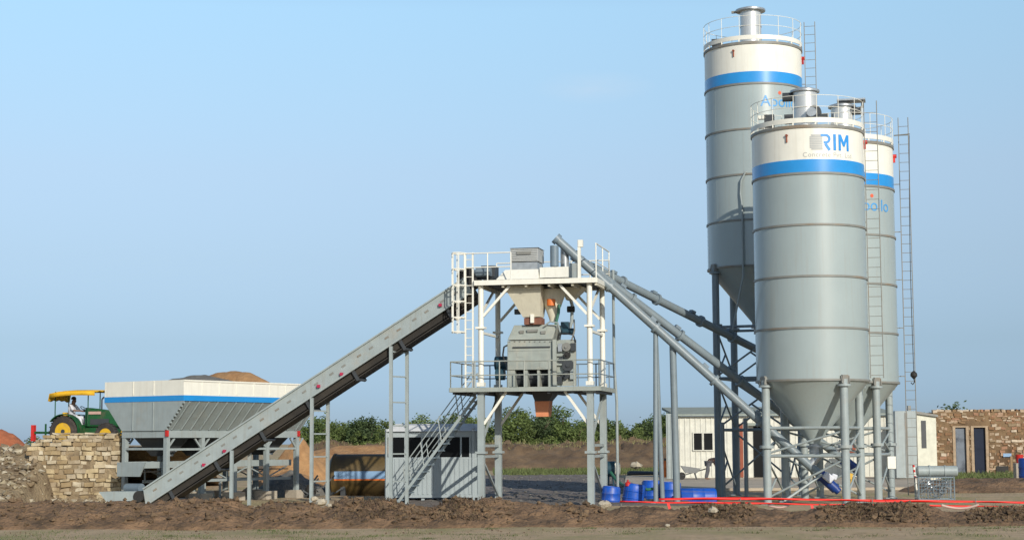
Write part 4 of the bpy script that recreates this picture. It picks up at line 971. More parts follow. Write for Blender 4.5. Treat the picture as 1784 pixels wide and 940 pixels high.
for k in range(4):
    y0 = Bl * k / 4 + .12; y1 = Bl * (k + 1) / 4 - .12; ym = (y0 + y1) / 2; h = MB(); xm = -Bw / 2
    h.hexa([V((xm - .3, ym - .25, 1.72)), V((xm + .3, ym - .25, 1.72)), V((xm + .3, ym + .25, 1.72)), V((xm - .3, ym + .25, 1.72)), V((-Bw + .1, y0, zb1 - .01)), V((-.1, y0, zb1 - .01)), V((-.1, y1, zb1 - .01)), V((-Bw + .1, y1, zb1 - .01))])
    ho = h.build('discharge_hopper', 'dark_steel', Bn); g_ = MB(); g_.box((xm + .32, ym, 1.85), (.08, .5, .26)); g_.tube((xm + .4, ym, 1.9), (xm + .75, ym, 1.95), .06, 10); g_.build('gate', 'galvanised', ho)
b = MB()
b.bb(-Bw + .09, -.09, .03, .11, 1.95, 2.03); b.bb(-.04, .04, .2, Bl - .1, 1.93, 2.01)
b.build('cross_beam', 'grey_paint', Bn)
for (px_, py_) in ((294, 755), (523, 752)):
    b = MB(); y = 0 if px_ < 400 else Bl - .1; b.box((.11, y, zb1 - .1), (.10, .10, .22)); b.build('marker_block', 'red_paint', Bn)
# loads
def load(name, label, cat, y0, y1, h, m, seed):
    c = sub(Bn, (-Bw / 2, (y0 + y1) / 2, 0)); g_ = MB(); N_ = 22
    pts = []
    for j in range(N_ + 1):
        for i in range(N_ + 1):
            x = -Bw - fl + .05 + (Bw + 2 * fl - .1) * i / N_; y = y0 + (y1 - y0) * j / N_
            q = max(0, 1 - ((i / N_ - .5) * 2) ** 2) * max(0, 1 - ((j / N_ - .5) * 2) ** 2)
            pts.append(V((x, y, zr_ - .22 + (h + .2) * q ** .7 + .05 * fbm(x, y, 2, 3, seed))))
    g_.add(pts, [(j * (N_ + 1) + i, j * (N_ + 1) + i + 1, (j + 1) * (N_ + 1) + i + 1, (j + 1) * (N_ + 1) + i) for j in range(N_) for i in range(N_)])
    o = g_.build(name, m, smooth=60); o.matrix_world = XF[Bn.name]; tag(o, label, cat)
load('gravel_load', 'grey gravel heaped in the first feed bin at the left', 'gravel', .06, 1.72, .05, 'gravel', 1)
load('gravel_load', 'grey mound of gravel showing above the rim left of the orange sand', 'gravel', 1.9, 3.55, .30, 'gravel', 3)
load('sand_load', 'orange mound of sand showing above the rim of the feed bins', 'sand', 3.7, 5.4, .52, 'sand', 2)
load('gravel_load', 'grey gravel in the farthest feed bin near the conveyor', 'gravel', 5.55, 7.2, .02, 'gravel', 4)
# collecting conveyor under the bins
Cc = thing('collecting_conveyor', 'short grey collecting belt conveyor running under the feed bins', 'conveyor', sub(Bn, (-Bw / 2, 0, 0)), -R(35))
for x in (-.45, .45):
    b = MB(); b.bb(x - .03, x + .03, -.55, Bl + .3, 1.28, 1.52); b.bb(x - .04, x + .04, .4, Bl + .3, .72, .82)
    k = 0; y = .5
    while y < Bl: b.bar((x, y, .82), (x, y, 1.28), .05); b.bar((x, y, .84), (x, y + 1.1, 1.26), .045) if k % 2 else b.bar((x, y, 1.26), (x, y + 1.1, .84), .045); y += 1.15; k += 1
    b.build('stringer', 'grey_paint', Cc)
b = MB(); b.bb(-.40, .40, -.5, Bl + .2, 1.4, 1.43); b.bb(-.40, .40, -.45, Bl + .2, 1.13, 1.16); b.build('belt', 'belt_rubber', Cc)
b = MB(); P = [V((-.75, -.62, .98)), V((.45, -.62, .98)), V((.75, -.62, 1.5)), V((-.75, -.62, 1.5))]; b.hexa(P + [p + V((0, .06, 0)) for p in P]); b.build('head_guard', 'grey_paint', Cc)
b = MB(); b.tube((-.5, -.35, .55), (.3, -.35, .55), .17, 18); b.box((0, -.35, .25), (.9, .5, .26)); b.build('drive_motor', 'shade_steel', Cc)
for y in (1.0, 3.6, 6.2):
    b = MB()
    for x in (-.42, .42): b.bar((x, y, 0), (x, y, .72), .07)
    b.build('support', 'grey_paint', Cc)

# ------------------------------------------------------------------ screw conveyors
def screw(label, p0, p1, r, flip=1, motor='motor_blue'):
    d = (p1 - p0); L_ = d.length; d.normalize()
    S = thing('screw_conveyor', label, 'screw conveyor', p0, 0, 'cement screw conveyors'); o = Vector((0, 0, 0))
    t = MB(); t.tube(o, d * L_, r, 20)
    for k in range(1, 5):
        c = d * (L_ * k / 5 + .3 * (k % 2)); t.tube(c - d * .05, c + d * .05, r + .07, 20)
    t.build('tube', 'blue_steel', S)
    h = MB(); up = d.cross(Vector((0, 1, 0))).normalized(); up = -up if up.z < 0 else up
    for k in (1, 2, 3, 4): c = d * (L_ * k / 5 + .55); h.box(c + up * (r + .03), (.22, .16, .1), d.to_track_quat('X', 'Z').to_matrix())
    h.build('inspection_hatch', 'shade_steel', S)
    m = MB(); m.tube(-d * .75, -d * .12, .17, 18); m.tube(-d * .12, d * .02, r + .06, 18); m.tube(-d * .88, -d * .75, .13, 14); m.build('drive_motor', motor, S)
    i = MB(); i.tube(d * .45, d * .45 + up * .5, r * .9, 14); i.build('inlet_spout', 'galvanised', S)
    e = MB(); e.tube(d * (L_ - .02), d * (L_ + .12), r + .05, 18); e.build('end_flange', 'shade_steel', S)
    return S
screw('long lower screw conveyor tube from under the front silo to the tower top', at(1428, 826, 59.9), at(972, 418, 59.6), .150)
screw('middle screw conveyor tube running just above the long lower one to the tower', at(1470, 800, 64.0), at(1004, 447, 60.2), .150)
screw('uppermost screw conveyor tube from the tall rear silo down over the sky', at(1346, 622, 67.8), at(1012, 455, 61.0), .150, motor='shade_steel')
# end covers in white plastic near the blue motors
b = MB(); c = at(1443, 831, 59.5); b.box(c, (.36, .2, .26), Matrix.Rotation(R(40), 3, 'Y')); b.box(c + V((.2, 0, .02)), (.2, .18, .2), Matrix.Rotation(R(20), 3, 'Y')); tag(b.build('motor_cover', 'cloth_white', bevel=.04), 'crumpled white plastic cover hanging over the blue screw motor', 'cover')
b = MB(); c = at(1478, 828, 63); b.box(c, (.28, .2, .22), Matrix.Rotation(R(15), 3, 'Y')); b.tube(c + V((-.1, 0, -.1)), c + V((-.25, 0, -.85)), .03, 8); b.tube(c + V((.1, 0, -.1)), c + V((.05, .2, -.85)), .03, 8); tag(b.build('hand_grinder', 'tractor_yellow', bevel=.02), 'small yellow machine on thin stand between the silo legs', 'machine')
# poles under the screws
def pole(label, feet, top, r):
    P_ = thing('support_pole', label, 'pole', Vector((feet[0].x, feet[0].y, 0)), 0, 'poles under the screw conveyors'); o = P_.location
    for f_ in feet:
        b = MB(); b.tube(f_ - o, top - o, r, 12, r * .95); b.box(f_ - o + V((0, 0, .04)), (.35, .3, .05)); b.build('post', 'blue_steel', P_)
pole('thin forked pole with two posts under the long lower screw conveyor', [ground(1141, 59.6), ground(1153, 60.2)], at(1142, 574, 59.8), .085)
pole('single thick pole under the screw conveyors right of the forked pole', [ground(1178, 60.0)], at(1172, 602, 59.9), .125)
pole('slim post standing between the long legs of the tall silo', [ground(1259, 66)], at(1258, 735, 66), .09)
pole('slim post standing left of the front silo leg', [ground(1299, 65)], at(1298, 728, 65), .08)
# raking strut below front silo
b = MB(); b.tube(at(1366, 872, 59.0), at(1432, 826, 59.4), .045, 10); tag(b.build('raking_strut', 'grey_paint'), 'slanting grey strut propping the screw motor under the front silo', 'strut')

# ------------------------------------------------------------------ stairs
St = thing('steel_stairs', 'steep grey steel stairs with handrails from the ground to the lower deck', 'stairs', Vector((at(690, 870, 61.0).x, 61.0, 0)), YAW)
s0 = loc(St, 690, 874, 0); s0.z = 0; s1 = loc(St, 829, 690, 0); wS = .75
b = MB()
for y in (0, wS): b.bar((s0.x, y, s0.z), (s1.x, y, s1.z), .04, .10)
b.build('stringer', 'grey_paint', St)
b = MB()
for i in range(15):
    t = (i + .7) / 15.4; p = s0.lerp(s1, t); b.bb(p.x - .12, p.x + .14, .03, wS - .03, p.z - .02, p.z + .02)
b.build('tread', 'shade_steel', St)
for y in (0, wS):
    b = MB(); up = V((-.12, y, .85)); a1 = s0.lerp(s1, .13); a2 = s0.lerp(s1, 1.0)
    b.tube(a1 + up, a2 + up, .02, 8); b.tube(a1 + up * .5 + V((0, y * .5, 0)), a2 + up * .5 + V((0, y * .5, 0)), .017, 8)
    for t in (.13, .35, .57, .79, 1.0): p = s0.lerp(s1, t); b.tube(p + V((0, y, 0)), p + up, .02, 8)
    b.build('handrail', 'grey_paint', St)

# ------------------------------------------------------------------ operator cabin
Ca = thing('operator_cabin', 'grey site cabin with a dark window band under the conveyor', 'cabin', Vector((at(755, 800, 63.2).x, 63.2, 0)), -R(5))
cx0 = loc(Ca, 675, 800, 0).x; cx1 = loc(Ca, 833, 800, 0).x; cz0 = .28; cw = loc(Ca, 700, 796, 0).z; ct = loc(Ca, 700, 761, 0).z; cr = loc(Ca, 700, 751, 0).z; cdp = 2.4
b = MB(); b.bb(cx0, cx1, 0, .05, cz0, cw); b.bb(cx0, cx1, cdp - .05, cdp, cz0, cr); b.bb(cx0, cx0 + .05, .052, cdp - .052, cz0, cw); b.bb(cx1 - .05, cx1, .052, cdp - .052, cz0, cr - .002)
x = cx0 + .1
while x < cx1 - .05: b.bb(x, x + .06, -.025, -.001, cz0 + .02, cw - .05); x += .17
b.bb(cx0, cx1, 0, .05, ct, cr); b.bb(cx0, cx0 + .05, .052, cdp - .052, ct, cr - .002); b.bb(cx0 + .05, cx1 - .05, .052, cdp - .052, cz0 + .002, cz0 + .06)
b.build('wall', 'cabin_panel', Ca)
b = MB(); b.hexa([V((cx0 - .1, -.12, cr + .003)), V((cx1 + .1, -.12, cr + .003)), V((cx1 + .1, cdp + .1, cr + .003)), V((cx0 - .1, cdp + .1, cr + .003)), V((cx0 + .25, .35, cr + .28)), V((cx1 - .25, .35, cr + .28)), V((cx1 - .25, cdp - .3, cr + .28)), V((cx0 + .25, cdp - .3, cr + .28))]); b.build('roof', 'cabin_roof', Ca)
bounds = [678, 706, 735, 765, 803, 819]
for a1, a2 in zip(bounds, bounds[1:]):
    b = MB(); p0 = loc(Ca, a1 + 1, 795.5, .03).x; p1 = loc(Ca, a2 - 1, 795.5, .03).x; b.bb(p0, p1, .02, .035, cw + .003, ct - .003); w_ = b.build('window', 'glass_dark', Ca)
for a1 in bounds: b = MB(); p0 = loc(Ca, a1, 790, 0).x; b.bb(p0 - .03, p0 + .03, -.012, .04, cw + .003, ct - .003); b.build('window_post', 'cabin_panel', Ca)
b = MB(); b.bb(loc(Ca, 821, 790, 0).x, cx1 - .052, .0, .05, cw + .002, ct - .002)
b.build('end_panel', 'cabin_panel', Ca)
for x in (cx0 - .04, loc(Ca, 825, 800, 0).x, cx1 + .04): b = MB(); b.bb(x - .045, x + .045, -.06, .03, 0, cr + .1); b.build('corner_post', 'cabin_panel', Ca)
for x in (cx0 + .5, cx0 + 1.3, cx0 + 2.1, cx0 + 2.9):
    b = MB(); b.bb(x - .06, x + .06, .05, .2, 0, cz0 - .002); b.build('foot', 'cabin_panel', Ca)
b = MB(); b.bb(cx0 - .05, cx1 + .05, -.03, .048, cz0 - .1, cz0 - .003); b.build('skid', 'cabin_panel', Ca)

# ------------------------------------------------------------------ brown tank
Tk = thing('water_tank', 'brown cylindrical tank with a pale blue stripe lying beside the cabin', 'tank', Vector((at(625, 826, 72).x, 72, 0)), -R(4))
tx0 = loc(Tk, 576, 826, -.8).x; tx1 = loc(Tk, 700, 826, -.8).x; tz = loc(Tk, 620, 828, -.8).z; tr_ = .88
b = MB(); b.tube((tx0, 0, tz), (tx1, 0, tz), tr_, 40); b.tube((tx0 - .12, 0, tz), (tx0, 0, tz), tr_ * .8, 40, tr_); b.tube((tx0 + .02, 0, tz), (tx0 + .1, 0, tz), tr_ + .03, 40); b.build('shell', 'tank_brown', Tk)
def arc_strip(m, a0, a1, r):
    P = []; n_ = 8
    for i in range(n_ + 1):
        a = a0 + (a1 - a0) * i / n_
        for x in (tx0 + .16, tx1): P.append(V((x, -math.cos(a) * r, tz + math.sin(a) * r)))
    m.add(P, [(2 * i, 2 * i + 1, 2 * i + 3, 2 * i + 2) for i in range(n_)])
b = MB(); arc_strip(b, R(-8), R(12), tr_ + .012); b.build('blue_stripe', 'tank_stripe', Tk, smooth=60)
b = MB(); arc_strip(b, R(-12.5), R(-8.3), tr_ + .012); b.build('orange_line', 'orange_paint', Tk, smooth=60)
for x in (tx0 + .5, tx1 - .5): b = MB(); b.bb(x - .1, x + .1, -.75, .75, 0, tz - .45); b.build('saddle', 'dark_steel', Tk)
# clutter by the trestle
for i, (px_, py_, Y, s, lab) in enumerate(((548, 868, 60, .14, 'white stone at the foot of the middle conveyor trestle'), (560, 874, 58, .2, 'largest white stone beside the middle trestle post'), (574, 880, 55, .1, 'small white stone on the berm right of the middle trestle'), (1108, 810, 112, .38, 'pale boulder on the grass before the earth bank'), (1053, 879, 50, .19, 'yellowish stone at the foot of the leftmost blue drum'), (1242, 888, 44.9, .14, 'pale stone stuck in the dark heap of the berm'), (1163, 915, 43.6, .07, 'small white stone lying in front of the berm'))):
    p = at(px_, py_, Y); rg = random.Random(i + 60); b = MB(); b.lathe([(s * .3, -s * .6), (s * .9, -s * .3), (s, .1 * s), (s * .6, .5 * s), (s * .15, .62 * s)], p, 9)
    for v in b.v: v += Vector((rg.uniform(-1, 1), rg.uniform(-1, 1), rg.uniform(-1, 1))) * s * .16
    tag(b.build('stone', 'white_stone', smooth=25), lab, 'stone')
Ln = thing('broken_frame', 'dark scrap of machine parts lying at the foot of the middle trestle', 'scrap', ground(556, 66), 0)
b = MB(); rg = random.Random(5)
for i in range(16): c = V((rg.uniform(-.5, .5), rg.uniform(-.3, .3), rg.uniform(.05, .6))); b.bar(c, c + V((rg.uniform(-.5, .5), rg.uniform(-.3, .3), rg.uniform(-.1, .5))), .05)
b.build('bent_bars', 'dark_steel', Ln)
b = MB(); b.lathe([(.16, 0), (.22, .3), (.14, .5)], (-.3, 0, .1), 14); b.build('old_pulley', 'belt_rubber', Ln)

# ------------------------------------------------------------------ people
def skin_mesh(chains, name, m, parent):
    me = bpy.data.meshes.new(name); bm2 = bmesh.new(); lay = bm2.verts.layers.skin.verify(); idx = {}
    first = True
    for ch in chains:
        prev = None
        for key, co, r in ch:
            if key not in idx:
                v = bm2.verts.new(co); v[lay].radius = (r, r); v[lay].use_root = first; first = False; idx[key] = v
            v = idx[key]
            if prev is not None and prev is not v and bm2.edges.get((prev, v)) is None: bm2.edges.new((prev, v))
            prev = v
    bm2.to_mesh(me); bm2.free(); o = bpy.data.objects.new(name, me); col.objects.link(o)
    o.modifiers.new('skin', 'SKIN').use_smooth_shade = True; s = o.modifiers.new('sub', 'SUBSURF'); s.levels = 2; s.render_levels = 2
    bpy.context.view_layer.update()
    me2 = bpy.data.meshes.new_from_object(o.evaluated_get(bpy.context.evaluated_depsgraph_get())); o.modifiers.clear(); o.data = me2
    me2.materials.clear(); me2.materials.append(MAT[m]); o.parent = parent; me2.shade_smooth()
    return o
def person(label, base, yaw, J, top_m, leg_m):
    """J: joints in metres: pelvis, chest, neck, head, shoulders, elbows, hands, hips, knees, ankles, toes"""
    P_ = thing('person', label, 'person', base, yaw)
    body = [[('pel', J['pel'], .13), ('chest', J['chest'], .15), ('neck', J['neck'], .06), ('chin', J['chin'], .075), ('head', J['head'], .105)]]
    fwd = Vector(J.get('face', (1, 0, 0)))
    hd = Vector(J['chin']).lerp(Vector(J['head']), .35)
    body.append([('chin', J['chin'], .075), ('nose', hd + fwd * .115, .018)])
    for s in 'lr':
        body.append([('chest', J['chest'], .15), ('sh' + s, J['sh' + s], .07), ('el' + s, J['el' + s], .042), ('wr' + s, J['ha' + s], .03)])
        w_ = Vector(J['ha' + s]); e_ = (w_ - Vector(J['el' + s])).normalized(); sd2 = e_.orthogonal().normalized()
        body.append([('wr' + s, w_, .03), ('palm' + s, w_ + e_ * .07, .032)])
        for k in range(4): body.append([('palm' + s, w_ + e_ * .07, .032), ('f%d' % k + s, w_ + e_ * (.12 - .008 * abs(k - 1)) + sd2 * (k - 1.5) * .022, .010), ('ft%d' % k + s, w_ + e_ * (.165 - .01 * abs(k - 1)) + sd2 * (k - 1.5) * .024 + Vector((0, 0, -.012)), .009)])
        body.append([('wr' + s, w_, .03), ('th' + s, w_ + e_ * .05 + sd2 * .05, .012), ('tt' + s, w_ + e_ * .09 + sd2 * .06, .010)])
        body.append([('pel', J['pel'], .13), ('hip' + s, J['hip' + s], .09), ('kn' + s, J['kn' + s], .058), ('an' + s, J['an' + s], .042), ('to' + s, J['to' + s], .035)])
    b_ = skin_mesh(body, 'body', 'skin', P_)
    sh = [[('pel', J['pel'], .155), ('chest', J['chest'], .175), ('neck', Vector(J['chest']).lerp(Vector(J['neck']), .7), .075)]]
    for s in 'lr': sh.append([('chest', J['chest'], .175), ('sh' + s, J['sh' + s], .09), ('el' + s, J['el' + s], .066)])
    skin_mesh(sh, 'shirt', top_m, P_)
    tr = []
    for s in 'lr': tr.append([('pel', Vector(J['pel']), .158), ('hip' + s, J['hip' + s], .112), ('kn' + s, J['kn' + s], .08), ('an' + s, J['an' + s], .066)])
    skin_mesh(tr, 'trousers', leg_m, P_)
    h = Vector(J['head']); hh = MB(); hh.lathe([(.112, -.02), (.113, .03), (.09, .085), (.04, .112), (0.0, .118)], h - fwd * .018, 16); hh.build('hair', 'hair', P_, smooth=80)
    return P_

# ------------------------------------------------------------------ tractor on the ramp
Ty = 76.0; tw = at(127, 747, Ty); rz0_ = ramp_z(tw.x, Ty)
rw = .66
Tr = thing('tractor', 'green tractor with yellow wheels and yellow canopy on the stone ramp', 'tractor', Vector((tw.x, Ty, rz0_)), -R(14))
def wheel(x, y, r, w, name='wheel'):
    b = MB(); b.lathe([(r * .58, -w / 2), (r * .9, -w / 2), (r, -w * .32), (r, w * .32), (r * .9, w / 2), (r * .58, w / 2), (r * .58, -w / 2)], (x, y, r), 32, Matrix.Rotation(R(90), 3, 'X'), False)
    for i in range(22):
        a = 2 * math.pi * i / 22; c = V((x + math.cos(a) * r, y, r + math.sin(a) * r)); b.box(c, (.05, w * .9, .05), Matrix.Rotation(-a, 3, 'Y'))
    wo2 = b.build(name, 'tyre_rubber', Tr)
    k = MB(); k.lathe([(r * .585, -w * .44), (r * .5, -w * .30), (r * .16, -w * .22), (r * .16, w * .22), (r * .5, w * .30), (r * .585, w * .44)], (x, y, r), 28, Matrix.Rotation(R(90), 3, 'X')); k.build('rim', 'tractor_yellow', wo2)
    h = MB(); h.tube((x, y - w * .5, r), (x, y + w * .5, r), r * .14, 14); h.build('hub', 'dark_steel', wo2)
for y in (-.72, .72): wheel(0, y, rw, .38)
for y in (-.62, .62): wheel(1.95, y, .50, .28)
b = MB(); b.bb(-.35, .75, -.25, .25, .5, .95); b.bb(.75, 2.2, -.2, .2, .55, .85); b.tube((0, -.75, rw), (0, .75, rw), .1, 12); b.tube((1.95, -.62, .5), (1.95, .62, .5), .07, 12); b.build('chassis', 'tractor_green', Tr)
b = MB(); P = [V((.72, -.32, .85)), V((2.35, -.28, .85)), V((2.35, .28, .85)), V((.72, .32, .85))]; Q = [V((.72, -.3, 1.70)), V((2.3, -.24, 1.52)), V((2.3, .24, 1.52)), V((.72, .3, 1.70))]; b.hexa(P + Q); b.build('hood', 'tractor_green', Tr, bevel=.05)
b = MB(); b.bb(2.352, 2.38, -.22, .22, .88, 1.42); b.build('grille', 'dark_steel', Tr)
b = MB(); b.bb(1.0, 1.9, -.335, -.32, .95, 1.2); b.build('engine_vent', 'dark_steel', Tr)
b = MB(); b.bb(.9, 1.5, -.342, -.305, 1.40, 1.52); b.build('side_decal', 'pipe_pale', Tr)
for y in (-.72, .72):
    b = MB(); n_ = 14; P = []
    for i in range(n_ + 1):
        a = R(-5 + 150 * i / n_)
        for yy in (y - .22, y + .22):
            for rr_ in (rw + .07, rw + .10): P.append(V((math.cos(a) * rr_, yy, rw + math.sin(a) * rr_)))
    F = []
    for i in range(n_):
        o = 4 * i; F += [(o, o + 4, o + 6, o + 2), (o + 1, o + 3, o + 7, o + 5), (o, o + 1, o + 5, o + 4), (o + 2, o + 6, o + 7, o + 3)]
    F += [(0, 2, 3, 1), (4 * n_, 4 * n_ + 1, 4 * n_ + 3, 4 * n_ + 2)]
    b.add(P, F); b.build('mudguard', 'tractor_green', Tr)
b = MB(); b.bb(-.32, .18, -.25, .25, 1.0, 1.12); b.bb(-.40, -.3, -.25, .25, 1.1, 1.5); b.build('seat', 'tractor_yellow', Tr, bevel=.03)
b = MB(); b.tube((.66, 0, 1.5), (.5, 0, 1.66), .02, 8); b.path([V((.5, .19 * math.cos(a), 1.66 + .19 * math.sin(a) * .5)) + V((.19 * math.sin(a) * -.6, 0, 0)) for a in [i * .5236 for i in range(13)]], .016, 6); b.build('steering_wheel', 'black_rubber', Tr)
b = MB(); b.tube((1.45, -.15, 1.5), (1.45, -.15, 2.05), .035, 10); b.tube((1.45, -.15, 2.05), (1.55, -.15, 2.15), .035, 10); b.build('exhaust_pipe', 'dark_steel', Tr)
hc = loc(Tr, 150, 681, 0).z
for (x, y) in ((-.55, -.6), (-.55, .6), (1.0, -.55), (1.0, .55)):
    b = MB(); b.tube((x, y, 1.0 if x > 0 else 1.25), (x, y, hc - .02), .025, 8); b.build('canopy_post', 'tractor_green', Tr)
b = MB(); n_ = 12; P = []
xs_ = [-.72, -.66, -.2, .4, .9, 1.5]; zs_ = [hc - .44, hc - .12, hc - .03, hc, hc, hc - .02]
for x, z in zip(xs_, zs_):
    for j in range(9):
        y = -.95 + 1.9 * j / 8; sag = -.05 * math.sin(math.pi * 4 * j / 8) ** 2 + .06 * (1 - (y / .95) ** 2); P.append(V((x, y, z + sag)))
F = [(i * 9 + j, i * 9 + j + 1, (i + 1) * 9 + j + 1, (i + 1) * 9 + j) for i in range(5) for j in range(8)]
b.add(P, F)
b.add([V((x, -.95, z - dz)) for x, z in zip(xs_[1:], zs_[1:]) for dz in (.0, .2)], [(2 * i, 2 * i + 1, 2 * i + 3, 2 * i + 2) for i in range(4)])
cn = b.build('canopy', 'canopy_cloth', Tr); so = cn.modifiers.new('solid', 'SOLIDIFY'); so.thickness = .03
b = MB()
for y in (-.3, .3): b.bar((-.3, y, .6), (-1.45, y, .62), .07)
b.bar((-1.45, -.7, .62), (-1.45, .7, .62), .1); b.bar((-1.1, -.4, .5), (-1.1, -.4, 1.0), .06)
b.build('rear_linkage', 'tractor_green', Tr)
b = MB(); b.bb(-1.62, -1.48, -.75, -.55, .25, .95); b.build('tail_board', 'red_paint', Tr)
# driver
J = dict(pel=(-.12, 0, .16), chest=(-.10, 0, .55), neck=(-.06, 0, .74), chin=(-.03, 0, .80), head=(-.02, 0, .93), shl=(-.08, .2, .64), shr=(-.08, -.2, .64), ell=(.12, .28, .42), elr=(.12, -.28, .42), hal=(.36, .16, .40), har=(.36, -.16, .40),
         hipl=(-.05, .11, .12), hipr=(-.05, -.11, .12), knl=(.38, .16, .10), knr=(.38, -.16, .10), anl=(.45, .16, -.30), anr=(.45, -.16, -.30), tol=(.62, .16, -.33), tor=(.62, -.16, -.33))
person('seated tractor driver in a loose white shirt with dark hair', sub(Tr, (.05, 0, 1.15)), -R(14), J, 'cloth_white', 'cloth_white')
# worker bending near the white office
J = dict(pel=(0, 0, .92), chest=(.36, 0, 1.12), neck=(.52, 0, 1.12), chin=(.60, 0, 1.08), head=(.70, 0, 1.08), face=(.3, 0, -.95), shl=(.38, .2, 1.10), shr=(.38, -.2, 1.10), ell=(.46, .24, .80), elr=(.46, -.24, .80), hal=(.52, .16, .55), har=(.52, -.16, .55),
         hipl=(0, .1, .88), hipr=(0, -.1, .88), knl=(.06, .12, .48), knr=(-.1, -.12, .48), anl=(-.05, .12, .08), anr=(-.2, -.12, .08), tol=(.12, .12, .04), tor=(-.03, -.12, .04))
person('worker in dark clothes bending forward in front of the white office', ground(1233, 93) + V((0, 0, .12)), R(12), J, 'cloth_dark', 'cloth_grey')

# ------------------------------------------------------------------ office and shed
Of = thing('site_office', 'long white sheet metal office with a grey roof behind the silos', 'office', ground(1180, 98) + V((0, 0, .12)), R(2))
ol = loc(Of, 1181, 780, 0).x; orr = loc(Of, 1556, 780, 0).x; oh = loc(Of, 1230, 724, 0).z; od = 5.0
b = MB(); b.bb(ol, orr, 0, .12, 0, oh); b.bb(ol, ol + .12, .122, od, 0, oh - .002); b.bb(orr - .12, orr, .122, od, 0, oh - .002); b.bb(ol + .12, orr - .12, od - .12, od, 0, oh - .002)
x = ol + .1
while x < orr - .1: b.bb(x, x + .07, -.035, -.001, .05, oh - .04); x += .30
b.build('wall', 'office_sheet', Of)
b = MB(); b.hexa([V((ol - .25, -.35, oh + .01)), V((orr + .25, -.35, oh + .01)), V((orr + .25, od + .2, oh + .45)), V((ol - .25, od + .2, oh + .45)), V((ol - .25, -.35, oh + .10)), V((orr + .25, -.35, oh + .10)), V((orr + .25, od + .2, oh + .6)), V((ol - .25, od + .2, oh + .6))]); b.build('roof', 'office_roof', Of)
for (x0, x1, y0, y1, nm, m) in ((1209, 1222.5, 754, 783, 'window', 'glass_dark'), (1226.5, 1241, 754, 783, 'window', 'glass_dark'), (1314, 1334, 741, 832, 'door', 'glass_dark'), (1476, 1490, 752, 790, 'window', 'rust_red'), (1290, 1294, 737, 832, 'downpipe', 'rust_red'), (1400, 1416, 752, 782, 'window', 'glass_dark')):
    b = MB(); p0 = loc(Of, x0, y1, -.06); p1 = loc(Of, x1, y0, -.06); b.bb(p0.x, p1.x, -.07, -.04, max(.02, p0.z), p1.z); w_ = b.build(nm, m, Of)
    if nm == 'window':
        f = MB()
        for (a1, a2, c1, c2) in ((p0.x - .07, p0.x - .002, p0.z - .06, p1.z + .06), (p1.x + .002, p1.x + .07, p0.z - .06, p1.z + .06), (p0.x - .002, p1.x + .002, p1.z + .002, p1.z + .06), (p0.x - .002, p1.x + .002, p0.z - .06, p0.z - .002)): f.bb(a1, a2, -.09, -.036, c1, c2)
        f.build('frame', 'office_sheet', w_)
b = MB(); b.pbox(Of, 1303, 736, 1337, 741, -.5, .46); b.build('door_hood', 'office_roof', Of)
Sd = thing('plaster_shed', 'small cream plastered shed with one tall slit window beside the stone house', 'shed', ground(1615, 95) + V((0, 0, .0)), R(3))
sx0 = loc(Sd, 1597, 780, 0).x; sx1 = loc(Sd, 1632, 780, 0).x; h0 = loc(Sd, 1597, 720, 0).z; h1 = loc(Sd, 1632, 726, 0).z
b = MB(); b.hexa([V((sx0, 0, 0)), V((sx1, 0, 0)), V((sx1, 3, 0)), V((sx0, 3, 0)), V((sx0, 0, h0)), V((sx1, 0, h1)), V((sx1, 3, h1)), V((sx0, 3, h0))]); b.build('wall', 'shed_plaster', Sd)
b = MB(); b.hexa([V((sx0 - .1, -.15, h0 + .005)), V((sx1 + .08, -.15, h1 + .005)), V((sx1 + .08, 3.1, h1 + .005)), V((sx0 - .1, 3.1, h0 + .005)), V((sx0 - .1, -.15, h0 + .15)), V((sx1 + .08, -.15, h1 + .13)), V((sx1 + .08, 3.1, h1 + .13)), V((sx0 - .1, 3.1, h0 + .15))]); b.build('roof', 'flange_paint', Sd)
b = MB(); b.pbox(Sd, 1606, 732, 1613, 780, -.02, .015); b.build('window', 'dark_steel', Sd)
Gp = thing('metal_cabinet', 'tall grey sheet metal cabinet standing left of the cream shed', 'cabinet', ground(1580, 92), R(3))
b = MB(); b.pbox(Gp, 1562, 715, 1597, 832, 0, .8); b.build('cabinet_body', 'grey_paint', Gp, bevel=.02)
b = MB(); b.pbox(Gp, 1579, 718, 1580.5, 830, -.02, .018); b.pbox(Gp, 1582, 706, 1587, 714.7, .2, .2); b.build('door_seam', 'flange_paint', Gp)
pw = at(1166, 720, 96); b = MB(); b.box((pw.x, 96, pw.z / 2), (.38, .1, pw.z)); b.box((pw.x - .1, 95.93, pw.z / 2), (.04, .03, pw.z - .1)); b.box((pw.x + .1, 95.93, pw.z / 2), (.04, .03, pw.z - .1)); tag(b.build('sheet_metal_strip', 'grey_paint'), 'narrow upright grey metal sheet left of the white office', 'metal sheet')
